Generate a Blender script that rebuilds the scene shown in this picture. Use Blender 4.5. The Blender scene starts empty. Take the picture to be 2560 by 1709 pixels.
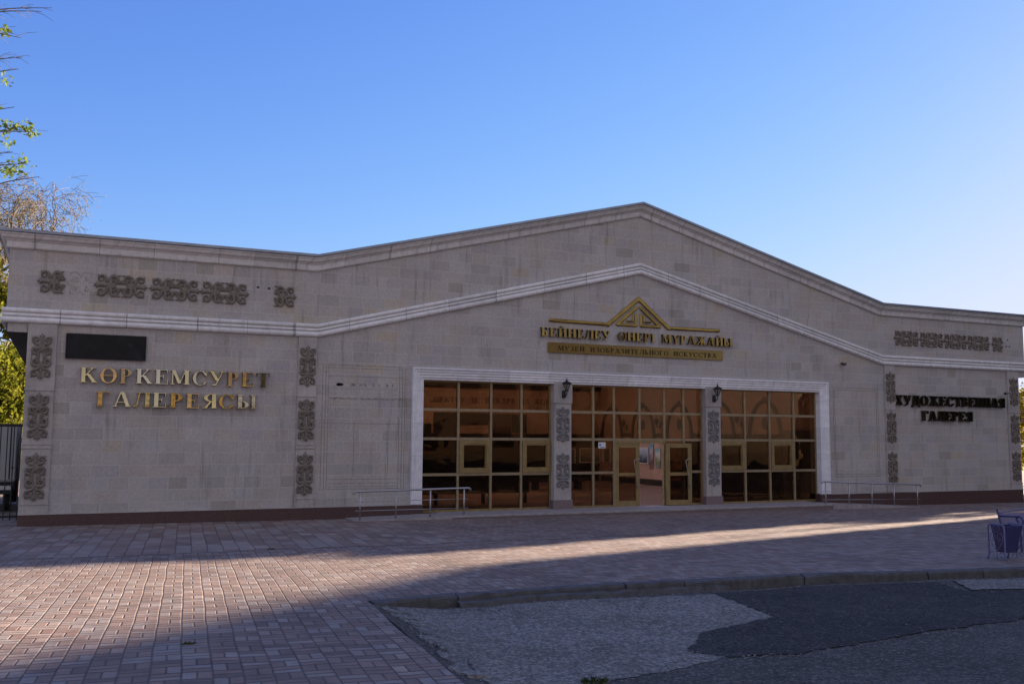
import bpy, math, random
import numpy as np
from mathutils import Vector, Matrix
random.seed(7); np.random.seed(7)
C = bpy.context.scene.collection
R = math.radians

# ------------------------------------------------------------------ camera
cam_d = bpy.data.cameras.new("camera"); cam = bpy.data.objects.new("camera", cam_d); C.objects.link(cam)
CAM = Vector((-15.2287, -23.8862, 2.1684))
pitch, yaw, roll = 0.0959, 0.4344, 0.0069
fwd = Vector((math.sin(yaw)*math.cos(pitch), math.cos(yaw)*math.cos(pitch), math.sin(pitch)))
rt = Vector((math.cos(yaw), -math.sin(yaw), 0)); up = rt.cross(fwd)
rt2 = math.cos(roll)*rt + math.sin(roll)*up; up2 = -math.sin(roll)*rt + math.cos(roll)*up
cam.matrix_world = Matrix(((rt2.x, up2.x, -fwd.x, CAM.x), (rt2.y, up2.y, -fwd.y, CAM.y), (rt2.z, up2.z, -fwd.z, CAM.z), (0, 0, 0, 1)))
cam_d.sensor_width = 36; cam_d.lens = 2402.5/2560*36; cam_d.clip_start = 0.1; cam_d.clip_end = 2000
bpy.context.scene.camera = cam

# ------------------------------------------------------------------ sky, sun, exposure
SUN_EL, SUN_DIR = R(12.0), R(15.4)          # direction: angle from +X towards +Y
sc = bpy.context.scene
world = bpy.data.worlds.new("World"); sc.world = world; world.use_nodes = True
wt = world.node_tree; wt.nodes.clear()
sky = wt.nodes.new("ShaderNodeTexSky"); sky.sky_type = 'NISHITA'; sky.sun_disc = False
sky.sun_elevation = SUN_EL; sky.sun_rotation = R(90) - SUN_DIR
sky.altitude = 700; sky.air_density = 1.0; sky.dust_density = 0.35; sky.ozone_density = 4.0
hsv = wt.nodes.new("ShaderNodeHueSaturation"); hsv.inputs['Saturation'].default_value = 1.08
bg = wt.nodes.new("ShaderNodeBackground"); bg.inputs[1].default_value = 0.055
wo = wt.nodes.new("ShaderNodeOutputWorld")
def wn(typ, **kw):
    nd = wt.nodes.new(typ)
    for k, v in kw.items(): setattr(nd, k, v)
    return nd
def vm(op, a, b=None):
    nd = wn("ShaderNodeVectorMath", operation=op)
    for i, x in enumerate((a, b)):
        if x is None: continue
        if hasattr(x, 'is_output'): wt.links.new(x, nd.inputs[i])
        else: nd.inputs[i].default_value = x
    return nd.outputs[0]
SKY_TINT, SKY_CAP, SKY_FILL = (1.16, .935, 1.36), (3.25, 3.38, 4.28), (2.15, 2.02, 2.22)
col = vm('MULTIPLY', hsv.outputs[0], SKY_TINT)
q = vm('DIVIDE', col, SKY_CAP); q = vm('MULTIPLY', vm('MULTIPLY', q, q), q); q = vm('ADD', q, (1, 1, 1))
q = vm('POWER', q, (1/3, 1/3, 1/3)); col = vm('DIVIDE', col, q)              # soft shoulder near the sun
# added pale fill in the unseen southern sky, lightens and warms the shaded front
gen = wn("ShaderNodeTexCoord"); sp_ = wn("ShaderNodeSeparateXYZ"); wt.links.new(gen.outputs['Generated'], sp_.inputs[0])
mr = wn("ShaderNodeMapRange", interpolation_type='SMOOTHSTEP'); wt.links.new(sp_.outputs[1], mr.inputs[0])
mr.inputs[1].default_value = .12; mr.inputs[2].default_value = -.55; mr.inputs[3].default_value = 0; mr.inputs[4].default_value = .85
vx = wn("ShaderNodeMix", data_type='RGBA'); wt.links.new(mr.outputs[0], vx.inputs[0]); wt.links.new(col, vx.inputs[6]); vx.inputs[7].default_value = (*SKY_FILL, 1)
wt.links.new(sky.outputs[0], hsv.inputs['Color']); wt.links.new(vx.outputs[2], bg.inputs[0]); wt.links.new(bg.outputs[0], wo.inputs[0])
sun_d = bpy.data.lights.new("sun", 'SUN'); sun = bpy.data.objects.new("sun", sun_d); C.objects.link(sun)
sun_d.energy = 5.0; sun_d.angle = R(0.9); sun_d.color = (1.0, 0.80, 0.62)
sdir = Vector((math.cos(SUN_EL)*math.cos(SUN_DIR), math.cos(SUN_EL)*math.sin(SUN_DIR), math.sin(SUN_EL)))
sun.rotation_euler = sdir.to_track_quat('Z', 'Y').to_euler(); sun.location = (60, 20, 40)
vs = sc.view_settings; sc.display_settings.display_device = 'sRGB'
vs.view_transform = 'Standard'; vs.look = 'None'; vs.gamma = 1; vs.use_curve_mapping = False
vs.exposure = 2.24
sc.cycles.transparent_max_bounces = 12; sc.cycles.max_bounces = 8

# ------------------------------------------------------------------ mesh helpers
class MB:
    def __init__(s): s.v = []; s.f = []
    def add(s, vs, fs):
        o = len(s.v); s.v += [tuple(map(float, p)) for p in vs]; s.f += [tuple(i+o for i in f) for f in fs]; return s
    def box(s, x0, x1, y0, y1, z0, z1):
        return s.add([(x0,y0,z0),(x1,y0,z0),(x1,y1,z0),(x0,y1,z0),(x0,y0,z1),(x1,y0,z1),(x1,y1,z1),(x0,y1,z1)],
                     [(0,3,2,1),(4,5,6,7),(0,1,5,4),(1,2,6,5),(2,3,7,6),(3,0,4,7)])
    def cbox(s, x0, x1, y0, y1, z0, z1, c):       # box with chamfered edges
        vs = []
        for sx, xa, xb in ((0, x0, x0+c), (1, x1, x1-c)):
            for sy, ya, yb in ((0, y0, y0+c), (1, y1, y1-c)):
                for sz, za, zb in ((0, z0, z0+c), (1, z1, z1-c)):
                    vs += [(xa, yb, zb), (xb, ya, zb), (xb, yb, za)]
        import bmesh
        bm = bmesh.new()
        for v in vs: bm.verts.new(v)
        r = bmesh.ops.convex_hull(bm, input=bm.verts)
        bm.verts.ensure_lookup_table(); bm.verts.index_update()
        s.add([v.co[:] for v in bm.verts], [[v.index for v in f.verts] for f in bm.faces]); bm.free(); return s
    def obox(s, c, ax, ay, az, hx, hy, hz):        # oriented box
        c, ax, ay, az = Vector(c), Vector(ax), Vector(ay), Vector(az)
        vs = [c + ax*hx*i + ay*hy*j + az*hz*k for k in (-1,1) for i, j in ((-1,-1),(1,-1),(1,1),(-1,1))]
        return s.add(vs, [(0,3,2,1),(4,5,6,7),(0,1,5,4),(1,2,6,5),(2,3,7,6),(3,0,4,7)])
    def prism(s, poly, y0, y1):                    # poly in (x,z), counter-clockwise seen from -Y
        n = len(poly)
        return s.add([(x, y0, z) for x, z in poly] + [(x, y1, z) for x, z in poly],
                     [tuple(range(n)), tuple(range(2*n-1, n-1, -1))] + [(i, i+n, (i+1) % n + n, (i+1) % n) for i in range(n)])
    def tube(s, pts, r, n=8, cap=True):
        pts = [Vector(p) for p in pts]; rs = r if isinstance(r, (list, tuple)) else [r]*len(pts)
        vs, fs = [], []; ref = None
        for i, p in enumerate(pts):
            a = pts[max(i-1, 0)]; b = pts[min(i+1, len(pts)-1)]; t = (b-a).normalized()
            if ref is None: ref = Vector((0, 0, 1)) if abs(t.z) < .9 else Vector((1, 0, 0))
            u = (ref - t*ref.dot(t))
            if u.length < 1e-4: u = t.orthogonal()
            u.normalize(); w = t.cross(u); ref = u
            vs += [p + (u*math.cos(2*math.pi*k/n) + w*math.sin(2*math.pi*k/n))*rs[i] for k in range(n)]
        for i in range(len(pts)-1):
            for k in range(n): fs.append((i*n+k, i*n+(k+1) % n, (i+1)*n+(k+1) % n, (i+1)*n+k))
        if cap: fs += [tuple(range(n-1, -1, -1)), tuple(range((len(pts)-1)*n, len(pts)*n))]
        return s.add(vs, fs)
    def lathe(s, prof, c=(0, 0, 0), n=16):         # prof: (radius, z)
        vs, fs = [], []
        for r, z in prof: vs += [(c[0]+r*math.cos(2*math.pi*k/n), c[1]+r*math.sin(2*math.pi*k/n), c[2]+z) for k in range(n)]
        for i in range(len(prof)-1):
            for k in range(n): fs.append((i*n+k, i*n+(k+1) % n, (i+1)*n+(k+1) % n, (i+1)*n+k))
        fs += [tuple(range(n-1, -1, -1)), tuple(range((len(prof)-1)*n, len(prof)*n))]
        return s.add(vs, fs)
    def mesh(s, name):
        m = bpy.data.meshes.new(name); m.from_pydata(s.v, [], s.f); m.validate(); m.update(); return m
    def build(s, name, mat, parent=None, smooth=False):
        m = s.mesh(name); m.materials.append(mat)
        if smooth:
            for p in m.polygons: p.use_smooth = True
        return link(name, m, parent)
def link(name, m, parent=None):
    o = bpy.data.objects.new(name, m); C.objects.link(o)
    if parent is not None: o.parent = parent
    return o
def tag(o, label=None, cat=None, group=None, kind=None):
    if label: o['label'] = label
    if cat: o['category'] = cat
    if group: o['group'] = group
    if kind: o['kind'] = kind
    return o
def thing(name, label, cat, loc=(0, 0, 0), group=None):
    o = bpy.data.objects.new(name, None); C.objects.link(o); o.location = loc; o.empty_display_size = .2
    return tag(o, label, cat, group)
def copy_tree(o, parent=None):
    c = o.copy(); C.objects.link(c)
    if parent is not None: c.parent = parent
    for ch in list(o.children): copy_tree(ch, c)
    return c

# ------------------------------------------------------------------ material helpers
class NT:
    def __init__(s, name):
        s.m = bpy.data.materials.new(name); s.m.use_nodes = True; s.t = s.m.node_tree; s.t.nodes.clear()
        s.out = s.t.nodes.new("ShaderNodeOutputMaterial")
    def n(s, typ, **kw):
        nd = s.t.nodes.new(typ)
        for k, v in kw.items(): setattr(nd, k, v)
        return nd
    def put(s, sock, v):
        if hasattr(v, 'is_output'): s.t.links.new(v, sock)
        elif isinstance(v, (tuple, list)) and len(v) == 3 and sock.type == 'RGBA': sock.default_value = (*v, 1)
        else: sock.default_value = v
    def math(s, op, a, b=None, c=None, clamp=False):
        nd = s.n("ShaderNodeMath", operation=op, use_clamp=clamp); s.put(nd.inputs[0], a)
        if b is not None: s.put(nd.inputs[1], b)
        if c is not None: s.put(nd.inputs[2], c)
        return nd.outputs[0]
    def coord(s): return s.n("ShaderNodeTexCoord").outputs['Object']
    def sep(s, v):
        nd = s.n("ShaderNodeSeparateXYZ"); s.put(nd.inputs[0], v); return nd.outputs
    def comb(s, x, y, z=0.0):
        nd = s.n("ShaderNodeCombineXYZ"); s.put(nd.inputs[0], x); s.put(nd.inputs[1], y); s.put(nd.inputs[2], z); return nd.outputs[0]
    def mapping(s, v, scale=(1, 1, 1), rot=(0, 0, 0), loc=(0, 0, 0)):
        nd = s.n("ShaderNodeMapping"); s.put(nd.inputs[0], v); nd.inputs['Scale'].default_value = scale
        nd.inputs['Rotation'].default_value = rot; nd.inputs['Location'].default_value = loc; return nd.outputs[0]
    def noise(s, v, scale, detail=4, rough=.55, dist=0.0):
        nd = s.n("ShaderNodeTexNoise"); s.put(nd.inputs['Vector'], v); nd.inputs['Scale'].default_value = scale
        nd.inputs['Detail'].default_value = detail; nd.inputs['Roughness'].default_value = rough; nd.inputs['Distortion'].default_value = dist
        return nd.outputs[0]
    def white(s, v):
        nd = s.n("ShaderNodeTexWhiteNoise", noise_dimensions='3D'); s.put(nd.inputs[0], v); return nd.outputs[0]
    def ramp(s, f, stops, interp='LINEAR'):
        nd = s.n("ShaderNodeValToRGB"); s.put(nd.inputs[0], f); cr = nd.color_ramp; cr.interpolation = interp
        while len(cr.elements) > 1: cr.elements.remove(cr.elements[0])
        for i, (p, c) in enumerate(stops):
            e = cr.elements[0] if i == 0 else cr.elements.new(p)
            e.position = p; e.color = (*c, 1) if isinstance(c, (tuple, list)) else (c, c, c, 1)
        return nd.outputs[0]
    def mix(s, f, a, b, typ='MIX'):
        nd = s.n("ShaderNodeMix", data_type='RGBA', blend_type=typ); s.put(nd.inputs[0], f); s.put(nd.inputs[6], a); s.put(nd.inputs[7], b)
        return nd.outputs[2]
    def bump(s, h, strength=.5, dist=.01, nrm=None):
        nd = s.n("ShaderNodeBump"); nd.inputs['Strength'].default_value = strength; nd.inputs['Distance'].default_value = dist
        s.put(nd.inputs['Height'], h)
        if nrm is not None: s.put(nd.inputs['Normal'], nrm)
        return nd.outputs[0]
    def pbr(s, col, rough=.7, metal=0.0, nrm=None, spec=.5):
        b = s.n("ShaderNodeBsdfPrincipled"); s.put(b.inputs['Base Color'], col); s.put(b.inputs['Roughness'], rough); s.put(b.inputs['Metallic'], metal)
        b.inputs['Specular IOR Level'].default_value = spec
        if nrm is not None: s.put(b.inputs['Normal'], nrm)
        s.t.links.new(b.outputs[0], s.out.inputs[0]); return s.m
    def smooth(s, x, a, b):
        nd = s.n("ShaderNodeMapRange", interpolation_type='SMOOTHSTEP'); s.put(nd.inputs[0], x)
        s.put(nd.inputs[1], a); s.put(nd.inputs[2], b); nd.inputs[3].default_value = 0; nd.inputs[4].default_value = 1; return nd.outputs[0]
def simple(name, col, rough=.6, metal=0.0, var=.15, scale=8, bump=.0, spec=.5):
    t = NT(name); v = t.coord(); n = t.noise(v, scale, 5, .6)
    dark = tuple(c*(1-var) for c in col); lite = tuple(min(1, c*(1+var)) for c in col)
    c = t.ramp(n, [(.3, dark), (.7, lite)])
    nr = t.bump(t.noise(v, scale*6, 4), .35, bump) if bump else None
    r = t.ramp(t.noise(v, scale*.6, 3), [(.3, max(0, rough-.08)), (.7, min(1, rough+.08))])
    return t.pbr(c, r, metal, nr, spec)

def stone_mat(name, base, block=True, bw=.60, bh=.283, tint=1.0):
    t = NT(name); v = t.coord(); s = t.sep(v)
    p = t.comb(t.math('ADD', s[0], s[1]), s[2])
    col_h = t.noise(p, 1.1, 4, .6)
    if block:
        br = t.n("ShaderNodeTexBrick"); t.put(br.inputs['Vector'], p)
        br.offset = .37; br.offset_frequency = 2; br.squash = .72; br.squash_frequency = 3
        t.put(br.inputs['Color1'], (0., 0., 0.)); t.put(br.inputs['Color2'], (1., 1., 1.)); t.put(br.inputs['Mortar'], (.5, .5, .5))
        br.inputs['Scale'].default_value = 1; br.inputs['Mortar Size'].default_value = .008; br.inputs['Mortar Smooth'].default_value = .3
        br.inputs['Brick Width'].default_value = bw; br.inputs['Row Height'].default_value = bh
        b = base
        k = lambda a, r=1.0, bb=1.0: (b[0]*a*r*tint, b[1]*a*tint, b[2]*a*bb*tint)
        tone = t.ramp(br.outputs['Color'], [(0, k(.91)), (.10, k(.94, 1, 1.04)), (.22, k(1.0)), (.40, k(1.03, .985, 1.02)), (.55, k(.99, 1.02, .95)), (.72, k(1.05)), (.86, k(.96, 1.015, .985)), (.93, k(.82, 1.0, .95)), (.97, k(.99, 1.05, .87))], 'CONSTANT')
        rowj = br.outputs['Fac']
        rough_sel = t.ramp(br.outputs['Color'], [(0, 1.0), (.07, 0.), (.60, .9), (.64, 0.), (.90, .7), (.93, 0.)], 'CONSTANT')
    else:
        tone = t.ramp(col_h, [(.3, tuple(c*.88 for c in base)), (.7, tuple(c*1.08 for c in base))]); rowj = None; rough_sel = .25
    fine = t.noise(p, 15, 6, .78); pit = t.noise(t.mapping(p, (14, 34, 14)), 1.0, 6, .75)
    tone = t.mix(t.math('MULTIPLY', t.smooth(pit, .56, .70), t.math('MULTIPLY_ADD', rough_sel, .5, .12)), tone, tuple(c*.50 for c in base))
    tone = t.mix(.55, tone, t.ramp(fine, [(.3, .66), (.7, 1.28)]), 'MULTIPLY')
    tone = t.mix(.75, tone, t.ramp(col_h, [(.25, (.84, .83, .85)), (.75, (1.10, 1.08, 1.06))]), 'MULTIPLY')
    # rain streaks and grime blotches: run down the stone
    st = t.noise(t.mapping(p, (7.5, .55, 1)), 1.0, 5, .62)
    tone = t.mix(t.math('MULTIPLY', t.smooth(st, .53, .76), .68), tone, (base[0]*.52, base[1]*.50, base[2]*.47))
    st2 = t.noise(t.mapping(p, (30, 1.4, 1), loc=(3, 1, 0)), 1.0, 3, .5)
    tone = t.mix(t.math('MULTIPLY', t.smooth(st2, .55, .8), .35), tone, (base[0]*1.25, base[1]*1.22, base[2]*1.2))
    h = t.math('MULTIPLY_ADD', pit, .5, t.math('MULTIPLY', fine, .3))
    if rowj is not None:
        tone = t.mix(t.math('MULTIPLY', rowj, .48), tone, (base[0]*1.28, base[1]*1.27, base[2]*1.25))
        h = t.math('SUBTRACT', h, t.math('MULTIPLY', rowj, .5))
    return t.pbr(tone, .85, 0, t.bump(h, .5, .006), .25)

LIME = (.485, .462, .440)
M = {}
M['stone'] = stone_mat('limestone_blocks', LIME)
M['pilaster'] = stone_mat('limestone_slab', (.475, .45, .425), False)
M['moulding'] = None
def moulding_mat(name, base, joint=1.15, jamb=None, grime=.5):
    t = NT(name); v = t.coord(); s = t.sep(v); p = t.comb(t.math('ADD', s[0], s[1]), s[2])
    run = t.math('ADD', t.math('ADD', s[0], t.math('MAXIMUM', s[1], 0.0)), t.math('MULTIPLY_ADD', t.noise(t.comb(t.math('MULTIPLY', s[0], .45), 0.0, 0.0), 1.0, 1), 2.2, 40.0))
    if jamb:
        hi = t.math('GREATER_THAN', s[2], jamb)
        run = t.math('ADD', t.math('MULTIPLY', hi, run), t.math('MULTIPLY', t.math('SUBTRACT', 1.0, hi), t.math('MULTIPLY_ADD', s[2], 1.5, 10.3)))
    w = t.math('DIVIDE', run, joint); fr = t.math('FRACT', w)
    wid = t.white(t.comb(t.math('FLOOR', w), t.math('FLOOR', t.math('MULTIPLY', s[2], .2)), 0))
    joint_m = t.math('SUBTRACT', 1.0, t.smooth(t.math('MINIMUM', fr, t.math('SUBTRACT', 1.0, fr)), .004, .012))
    col = t.ramp(wid, [(0, tuple(c*.88 for c in base)), (.3, base), (.6, tuple(c*1.07 for c in base)), (.85, tuple(c*.95 for c in base))])
    n1 = t.noise(p, 5, 5, .65); col = t.mix(.8, col, t.ramp(n1, [(.3, .80), (.7, 1.1)]), 'MULTIPLY')
    st = t.noise(t.mapping(p, (9, .8, 1)), 1.0, 5, .6)
    col = t.mix(t.math('MULTIPLY', t.smooth(st, .5, .72), grime), col, tuple(c*.42 for c in base))
    col = t.mix(t.math('MULTIPLY', joint_m, .30 if jamb else .62), col, tuple(c*.28 for c in base))
    return t.pbr(col, .75, 0, t.bump(t.math('SUBTRACT', t.noise(p, 30, 4), t.math('MULTIPLY', joint_m, .4)), .4, .004), .3)
M['moulding'] = moulding_mat('cornice_stone', (.66, .64, .62))
M['moulding2'] = moulding_mat('string_course_stone', (.82, .81, .80), 1.35, None, .36)
M['white_surround'] = moulding_mat('pale_surround_stone', (.86, .86, .88), 1.27, 3.585, .16)
M['plinth'] = simple('red_granite', (.085, .047, .042), .5, 0, .25, 30)
M['plinth_grey'] = simple('mauve_granite', (.20, .15, .155), .5, 0, .2, 30)
M['flashing'] = simple('grey_sheet_metal', (.30, .33, .38), .45, .7, .15, 3)
M['ornament'] = simple('brown_cast_stone', (.20, .172, .14), .75, 0, .38, 14, .004)
M['ornament_pale'] = simple('grey_cast_stone', (.24, .225, .215), .75, 0, .25, 14, .004)
M['carving'] = simple('dark_carved_groove', (.21, .20, .20), .8, 0, .25, 20)
M['trace'] = simple('stained_trace', (.31, .28, .26), .9, 0, .35, 14)
M['trace_faint'] = simple('faint_trace', (.25, .23, .215), .9, 0, .35, 9)
M['bronze_frame'] = simple('gold_anodised_frame', (.30, .225, .10), .42, .55, .2, 6)
M['bronze_frame_light'] = simple('gold_anodised_mullion', (.33, .27, .17), .45, .5, .18, 6)
M['stoop'] = simple('stoop_slab', (.34, .31, .31), .7, 0, .2, 6, .004)
M['stoop_side'] = simple('stoop_riser', (.20, .155, .15), .7, 0, .2, 10)
M['black_metal'] = simple('black_iron', (.022, .022, .025), .5, .3, .3, 20)
M['steel'] = simple('brushed_steel', (.46, .45, .455), .42, 1.0, .12, 30)
M['dark_void'] = simple('dark_soffit', (.03, .028, .026), .9)
M['plaque'] = None
t = NT('black_sign_film'); v = t.coord()
n_ = t.noise(v, 2.3, 5, .6, 1.0)
M['plaque'] = t.pbr(t.ramp(n_, [(.45, (.004, .004, .005)), (.62, (.009, .011, .016)), (.78, (.035, .042, .06))]), .28, 0, None, .25)

def gold_mat(name, base, rough, tint):
    t = NT(name); oi = t.n("ShaderNodeObjectInfo"); v = t.coord()
    n = t.noise(t.mapping(v, (3, 3, 3)), 1.6, 3, .5); col = t.ramp(n, [(.3, tuple(c*.72 for c in base)), (.7, base)])
    col = t.mix(t.math('MULTIPLY', oi.outputs['Random'], .55), col, tint)
    return t.pbr(col, rough, 1.0, t.bump(t.noise(v, 5, 2), .25, .010))
M['gold'] = gold_mat('polished_gold', (.66, .50, .18), .10, (.62, .62, .58))
M['gold_dull'] = gold_mat('tarnished_gold', (.40, .29, .085), .22, (.22, .15, .06))
M['bar_bronze'] = gold_mat('bar_bronze', (.32, .24, .085), .25, (.16, .115, .05))
M['gold_dark'] = gold_mat('darkened_gold', (.085, .068, .035), .35, (.05, .045, .035))  # right-wing letters: dark reflection put into the gold colour; also the bar lettering
M['letter_shade_edge'] = simple('letter_shade_return', (.055, .045, .03), .5, .5)  # letter sides: shadow halo round the letters put into a dark colour

t = NT('bronze_glass')
g1 = t.n("ShaderNodeBsdfTransparent"); g1.inputs[0].default_value = (.57, .46, .345, 1)
g2 = t.n("ShaderNodeBsdfGlossy"); g2.inputs[0].default_value = (.85, .66, .45, 1); g2.inputs[1].default_value = .0
fr_ = t.n("ShaderNodeFresnel"); fr_.inputs[0].default_value = 1.5
nb = t.bump(t.noise(t.coord(), 1.3, 2), .16, .03); t.t.links.new(nb, g2.inputs['Normal'])
ms = t.n("ShaderNodeMixShader"); t.t.links.new(t.math('MULTIPLY_ADD', fr_.outputs[0], .5, .01), ms.inputs[0])
t.t.links.new(g1.outputs[0], ms.inputs[1]); t.t.links.new(g2.outputs[0], ms.inputs[2]); t.t.links.new(ms.outputs[0], t.out.inputs[0])
M['glass'] = t.m
M['hall_wall'] = simple('orange_tan_plaster', (.43, .265, .20), .8, 0, .14, 2)
M['hall_dark'] = simple('dark_brown_panel', (.030, .020, .016), .6, 0, .3, 3)
M['hall_dim'] = simple('dim_brown_panel', (.10, .062, .045), .7, 0, .2, 3)
M['arch_trim'] = simple('brown_arch_trim', (.05, .028, .02), .6)
M['shaft'] = simple('white_plaster', (.75, .73, .70), .8)
t = NT('laminate_floor'); v = t.coord()
st = t.noise(t.mapping(v, (.35, 4.5, 1)), 1, 3); M['floor'] = t.pbr(t.ramp(st, [(.35, (.12, .065, .042)), (.48, (.30, .17, .115)), (.62, (.38, .23, .155))]), .35, 0, None, .4)

# ------------------------------------------------------------------ flat shapes cut from sheet: distance field -> relief mesh
def raster(f, x0, x1, z0, z1, cell, thick, bevel=.02, y_front=0.0):
    nx = int(math.ceil((x1-x0)/cell))+1; nz = int(math.ceil((z1-z0)/cell))+1
    X, Z = np.meshgrid(x0+cell*np.arange(nx), z0+cell*np.arange(nz), indexing='ij')
    D = f(X, Z); D = np.where(np.abs(D) < 1e-6, -1e-6, D)
    D[0, :] = D[-1, :] = 1; D[:, 0] = D[:, -1] = 1
    vid = {}; V = []; Fc = []; bnd = []
    def corner(i, j):
        k = (i, j)
        if k not in vid:
            h = min(1.0, -D[i, j]/bevel) if bevel > 0 else 1.0
            vid[k] = len(V); V.append((X[i, j], y_front - thick*(.62+.38*h), Z[i, j]))
        return vid[k]
    def edge(a, b):
        k = (a, b) if a < b else (b, a)
        if k not in vid:
            da, db = D[k[0]], D[k[1]]; s = da/(da-db)
            vid[k] = len(V); V.append((X[k[0]]*(1-s)+X[k[1]]*s, y_front - thick*.62, Z[k[0]]*(1-s)+Z[k[1]]*s))
        return vid[k]
    ins = D < 0
    act = ins[:-1, :-1] | ins[1:, :-1] | ins[:-1, 1:] | ins[1:, 1:]
    for i, j in zip(*np.nonzero(act)):
        i, j = int(i), int(j)
        ring = [(i, j), (i+1, j), (i+1, j+1), (i, j+1)]; poly = []; cut = []
        for a, b in zip(ring, ring[1:]+ring[:1]):
            if ins[a]: poly.append(corner(*a))
            if ins[a] != ins[b]: e = edge(a, b); poly.append(e); cut.append((len(poly)-1, bool(ins[a])))
        if len(poly) >= 3: Fc.append(tuple(poly))
        n = len(poly)
        for k, out in cut:
            if out: bnd.append((poly[k], poly[(k+1) % n]))
    back = {}
    def bk(i):
        if i not in back: back[i] = len(V); V.append((V[i][0], y_front, V[i][2]))
        return back[i]
    nfront = len(Fc)
    for a, b in bnd: Fc.append((b, a, bk(a), bk(b)))
    mb = MB(); mb.v = V; mb.f = Fc; mb.nfront = nfront; return mb
def d_box(X, Z, x0, x1, z0, z1): return np.maximum(np.maximum(x0-X, X-x1), np.maximum(z0-Z, Z-z1))
def d_seg(X, Z, a, b, ra, rb=None):
    rb = ra if rb is None else rb
    ax, az = a; bx, bz = b; dx, dz = bx-ax, bz-az; L = dx*dx+dz*dz+1e-12
    t_ = np.clip(((X-ax)*dx+(Z-az)*dz)/L, 0, 1)
    return np.hypot(X-ax-t_*dx, Z-az-t_*dz)-(ra+(rb-ra)*t_)
def d_path(X, Z, pts, r0, r1):
    d = np.full(X.shape, 9.); n = len(pts)-1
    for i in range(n): d = np.minimum(d, d_seg(X, Z, pts[i], pts[i+1], r0+(r1-r0)*i/n, r0+(r1-r0)*(i+1)/n))
    return d
def smooth_path(pts, k=5):
    out = []
    for i in range(len(pts)-1):
        p0 = pts[max(i-1, 0)]; p1 = pts[i]; p2 = pts[i+1]; p3 = pts[min(i+2, len(pts)-1)]
        for j in range(k):
            t_ = j/k
            out.append(tuple(.5*((2*p1[c])+(-p0[c]+p2[c])*t_+(2*p0[c]-5*p1[c]+4*p2[c]-p3[c])*t_*t_+(-p0[c]+3*p1[c]-3*p2[c]+p3[c])*t_**3) for c in range(len(p1))))
    return out+[tuple(pts[-1])]

# scroll motif: symmetric about both axes, 0.40 wide and 1.07 tall
BIG = smooth_path([(.012, .20), (.045, .265), (.11, .285), (.165, .325), (.178, .385), (.145, .43), (.095, .425), (.075, .385), (.092, .35), (.122, .355)])
SML = smooth_path([(.012, .205), (.07, .195), (.14, .20), (.178, .16), (.172, .10), (.13, .066), (.085, .08), (.075, .12), (.105, .143), (.125, .125)])
def motif(X, Z):
    x = np.abs(X); z = np.abs(Z)
    d = d_path(x, z, BIG, .036, .012)
    d = np.minimum(d, d_path(x, z, SML, .042, .012))
    d = np.minimum(d, d_seg(x, z, (.172, .40), (.192, .462), .02, .004))
    d = np.minimum(d, d_seg(x, z, (.185, .10), (.196, .018), .016, .010))
    d = np.minimum(d, d_seg(x, z, (0, .15), (0, .46), .036, .030))
    d = np.minimum(d, d_seg(x, z, (0, .44), (0, .525), .040, .003))
    d = np.minimum(d, d_seg(x, z, (0, .44), (.062, .475), .026, .004))
    d = np.minimum(d, d_seg(x, z, (.058, .02), (.058, .10), .030, .020))
    d = np.minimum(d, d_seg(x, z, (.058, .02), (.11, .035), .028, .016))
    d = np.minimum(d, d_seg(x, z, (.03, .11), (.03, .18), .02, .03))
    return d
orn_mb = raster(motif, -.22, .22, -.56, .56, .0105, .06, .022)
orn_mesh = orn_mb.mesh('ornament'); orn_mesh.materials.append(M['ornament'])
orn_mesh_in = orn_mb.mesh('ornament'); orn_mesh_in.materials.append(M['carving'])
fr_full = raster(lambda X, Z: (motif(Z/1.25, X/1.09)*1.1+.002), -.6, .6, -.27, .27, .011, .06, .02).mesh('frieze_ornament'); fr_full.materials.append(M['ornament'])
fr_half = raster(lambda X, Z: np.maximum((motif(Z/1.25, X/1.09)*1.1+.002), X-.012), -.6, .05, -.27, .27, .011, .06, .02).mesh('frieze_ornament'); fr_half.materials.append(M['ornament'])
fr_halfr = raster(lambda X, Z: np.maximum((motif(Z/1.25, X/1.09)*1.1+.002), .012-X), -.05, .6, -.27, .27, .011, .06, .02).mesh('frieze_ornament'); fr_halfr.materials.append(M['ornament'])
ghost = raster(lambda X, Z: np.maximum(np.abs(motif(Z/1.25, X/1.07))-.006, -(np.sin(X*23+1)*np.sin(Z*31+2)+.25)*.1), -.6, .05, -.27, .27, .0125, .004, 0).mesh('ornament_trace'); ghost.materials.append(M['trace'])

# ------------------------------------------------------------------ glyphs (unit cap height), serif capitals
T_, SF, SO = .255, .08, .08
def U(*ds):
    d = ds[0]
    for e in ds[1:]: d = np.minimum(d, e)
    return d
def stem(X, Z, x, top=True, bot=True, w=T_):
    d = d_box(X, Z, x, x+w, 0, 1)
    if top: d = U(d, d_box(X, Z, x-SO, x+w+SO, 1-SF, 1))
    if bot: d = U(d, d_box(X, Z, x-SO, x+w+SO, 0, SF))
    return d
def diag(X, Z, x0, z0, x1, z1, w):           # slanted stroke of horizontal width w cut level at both ends
    zz = (Z-z0)/(z1-z0); cx = x0+(x1-x0)*zz; k = abs(z1-z0)/math.hypot(x1-x0, z1-z0)
    return np.maximum((np.abs(X-cx)-w/2)*k, np.maximum(min(z0, z1)-Z, Z-max(z0, z1)))
def ser(X, Z, x, w, top): return d_box(X, Z, x-w/2, x+w/2, 1-SF if top else 0, 1 if top else SF)
def ell(X, Z, cx, cz, rx, rz): return (np.sqrt(((X-cx)/rx)**2+((Z-cz)/rz)**2)-1)*min(rx, rz)
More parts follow.
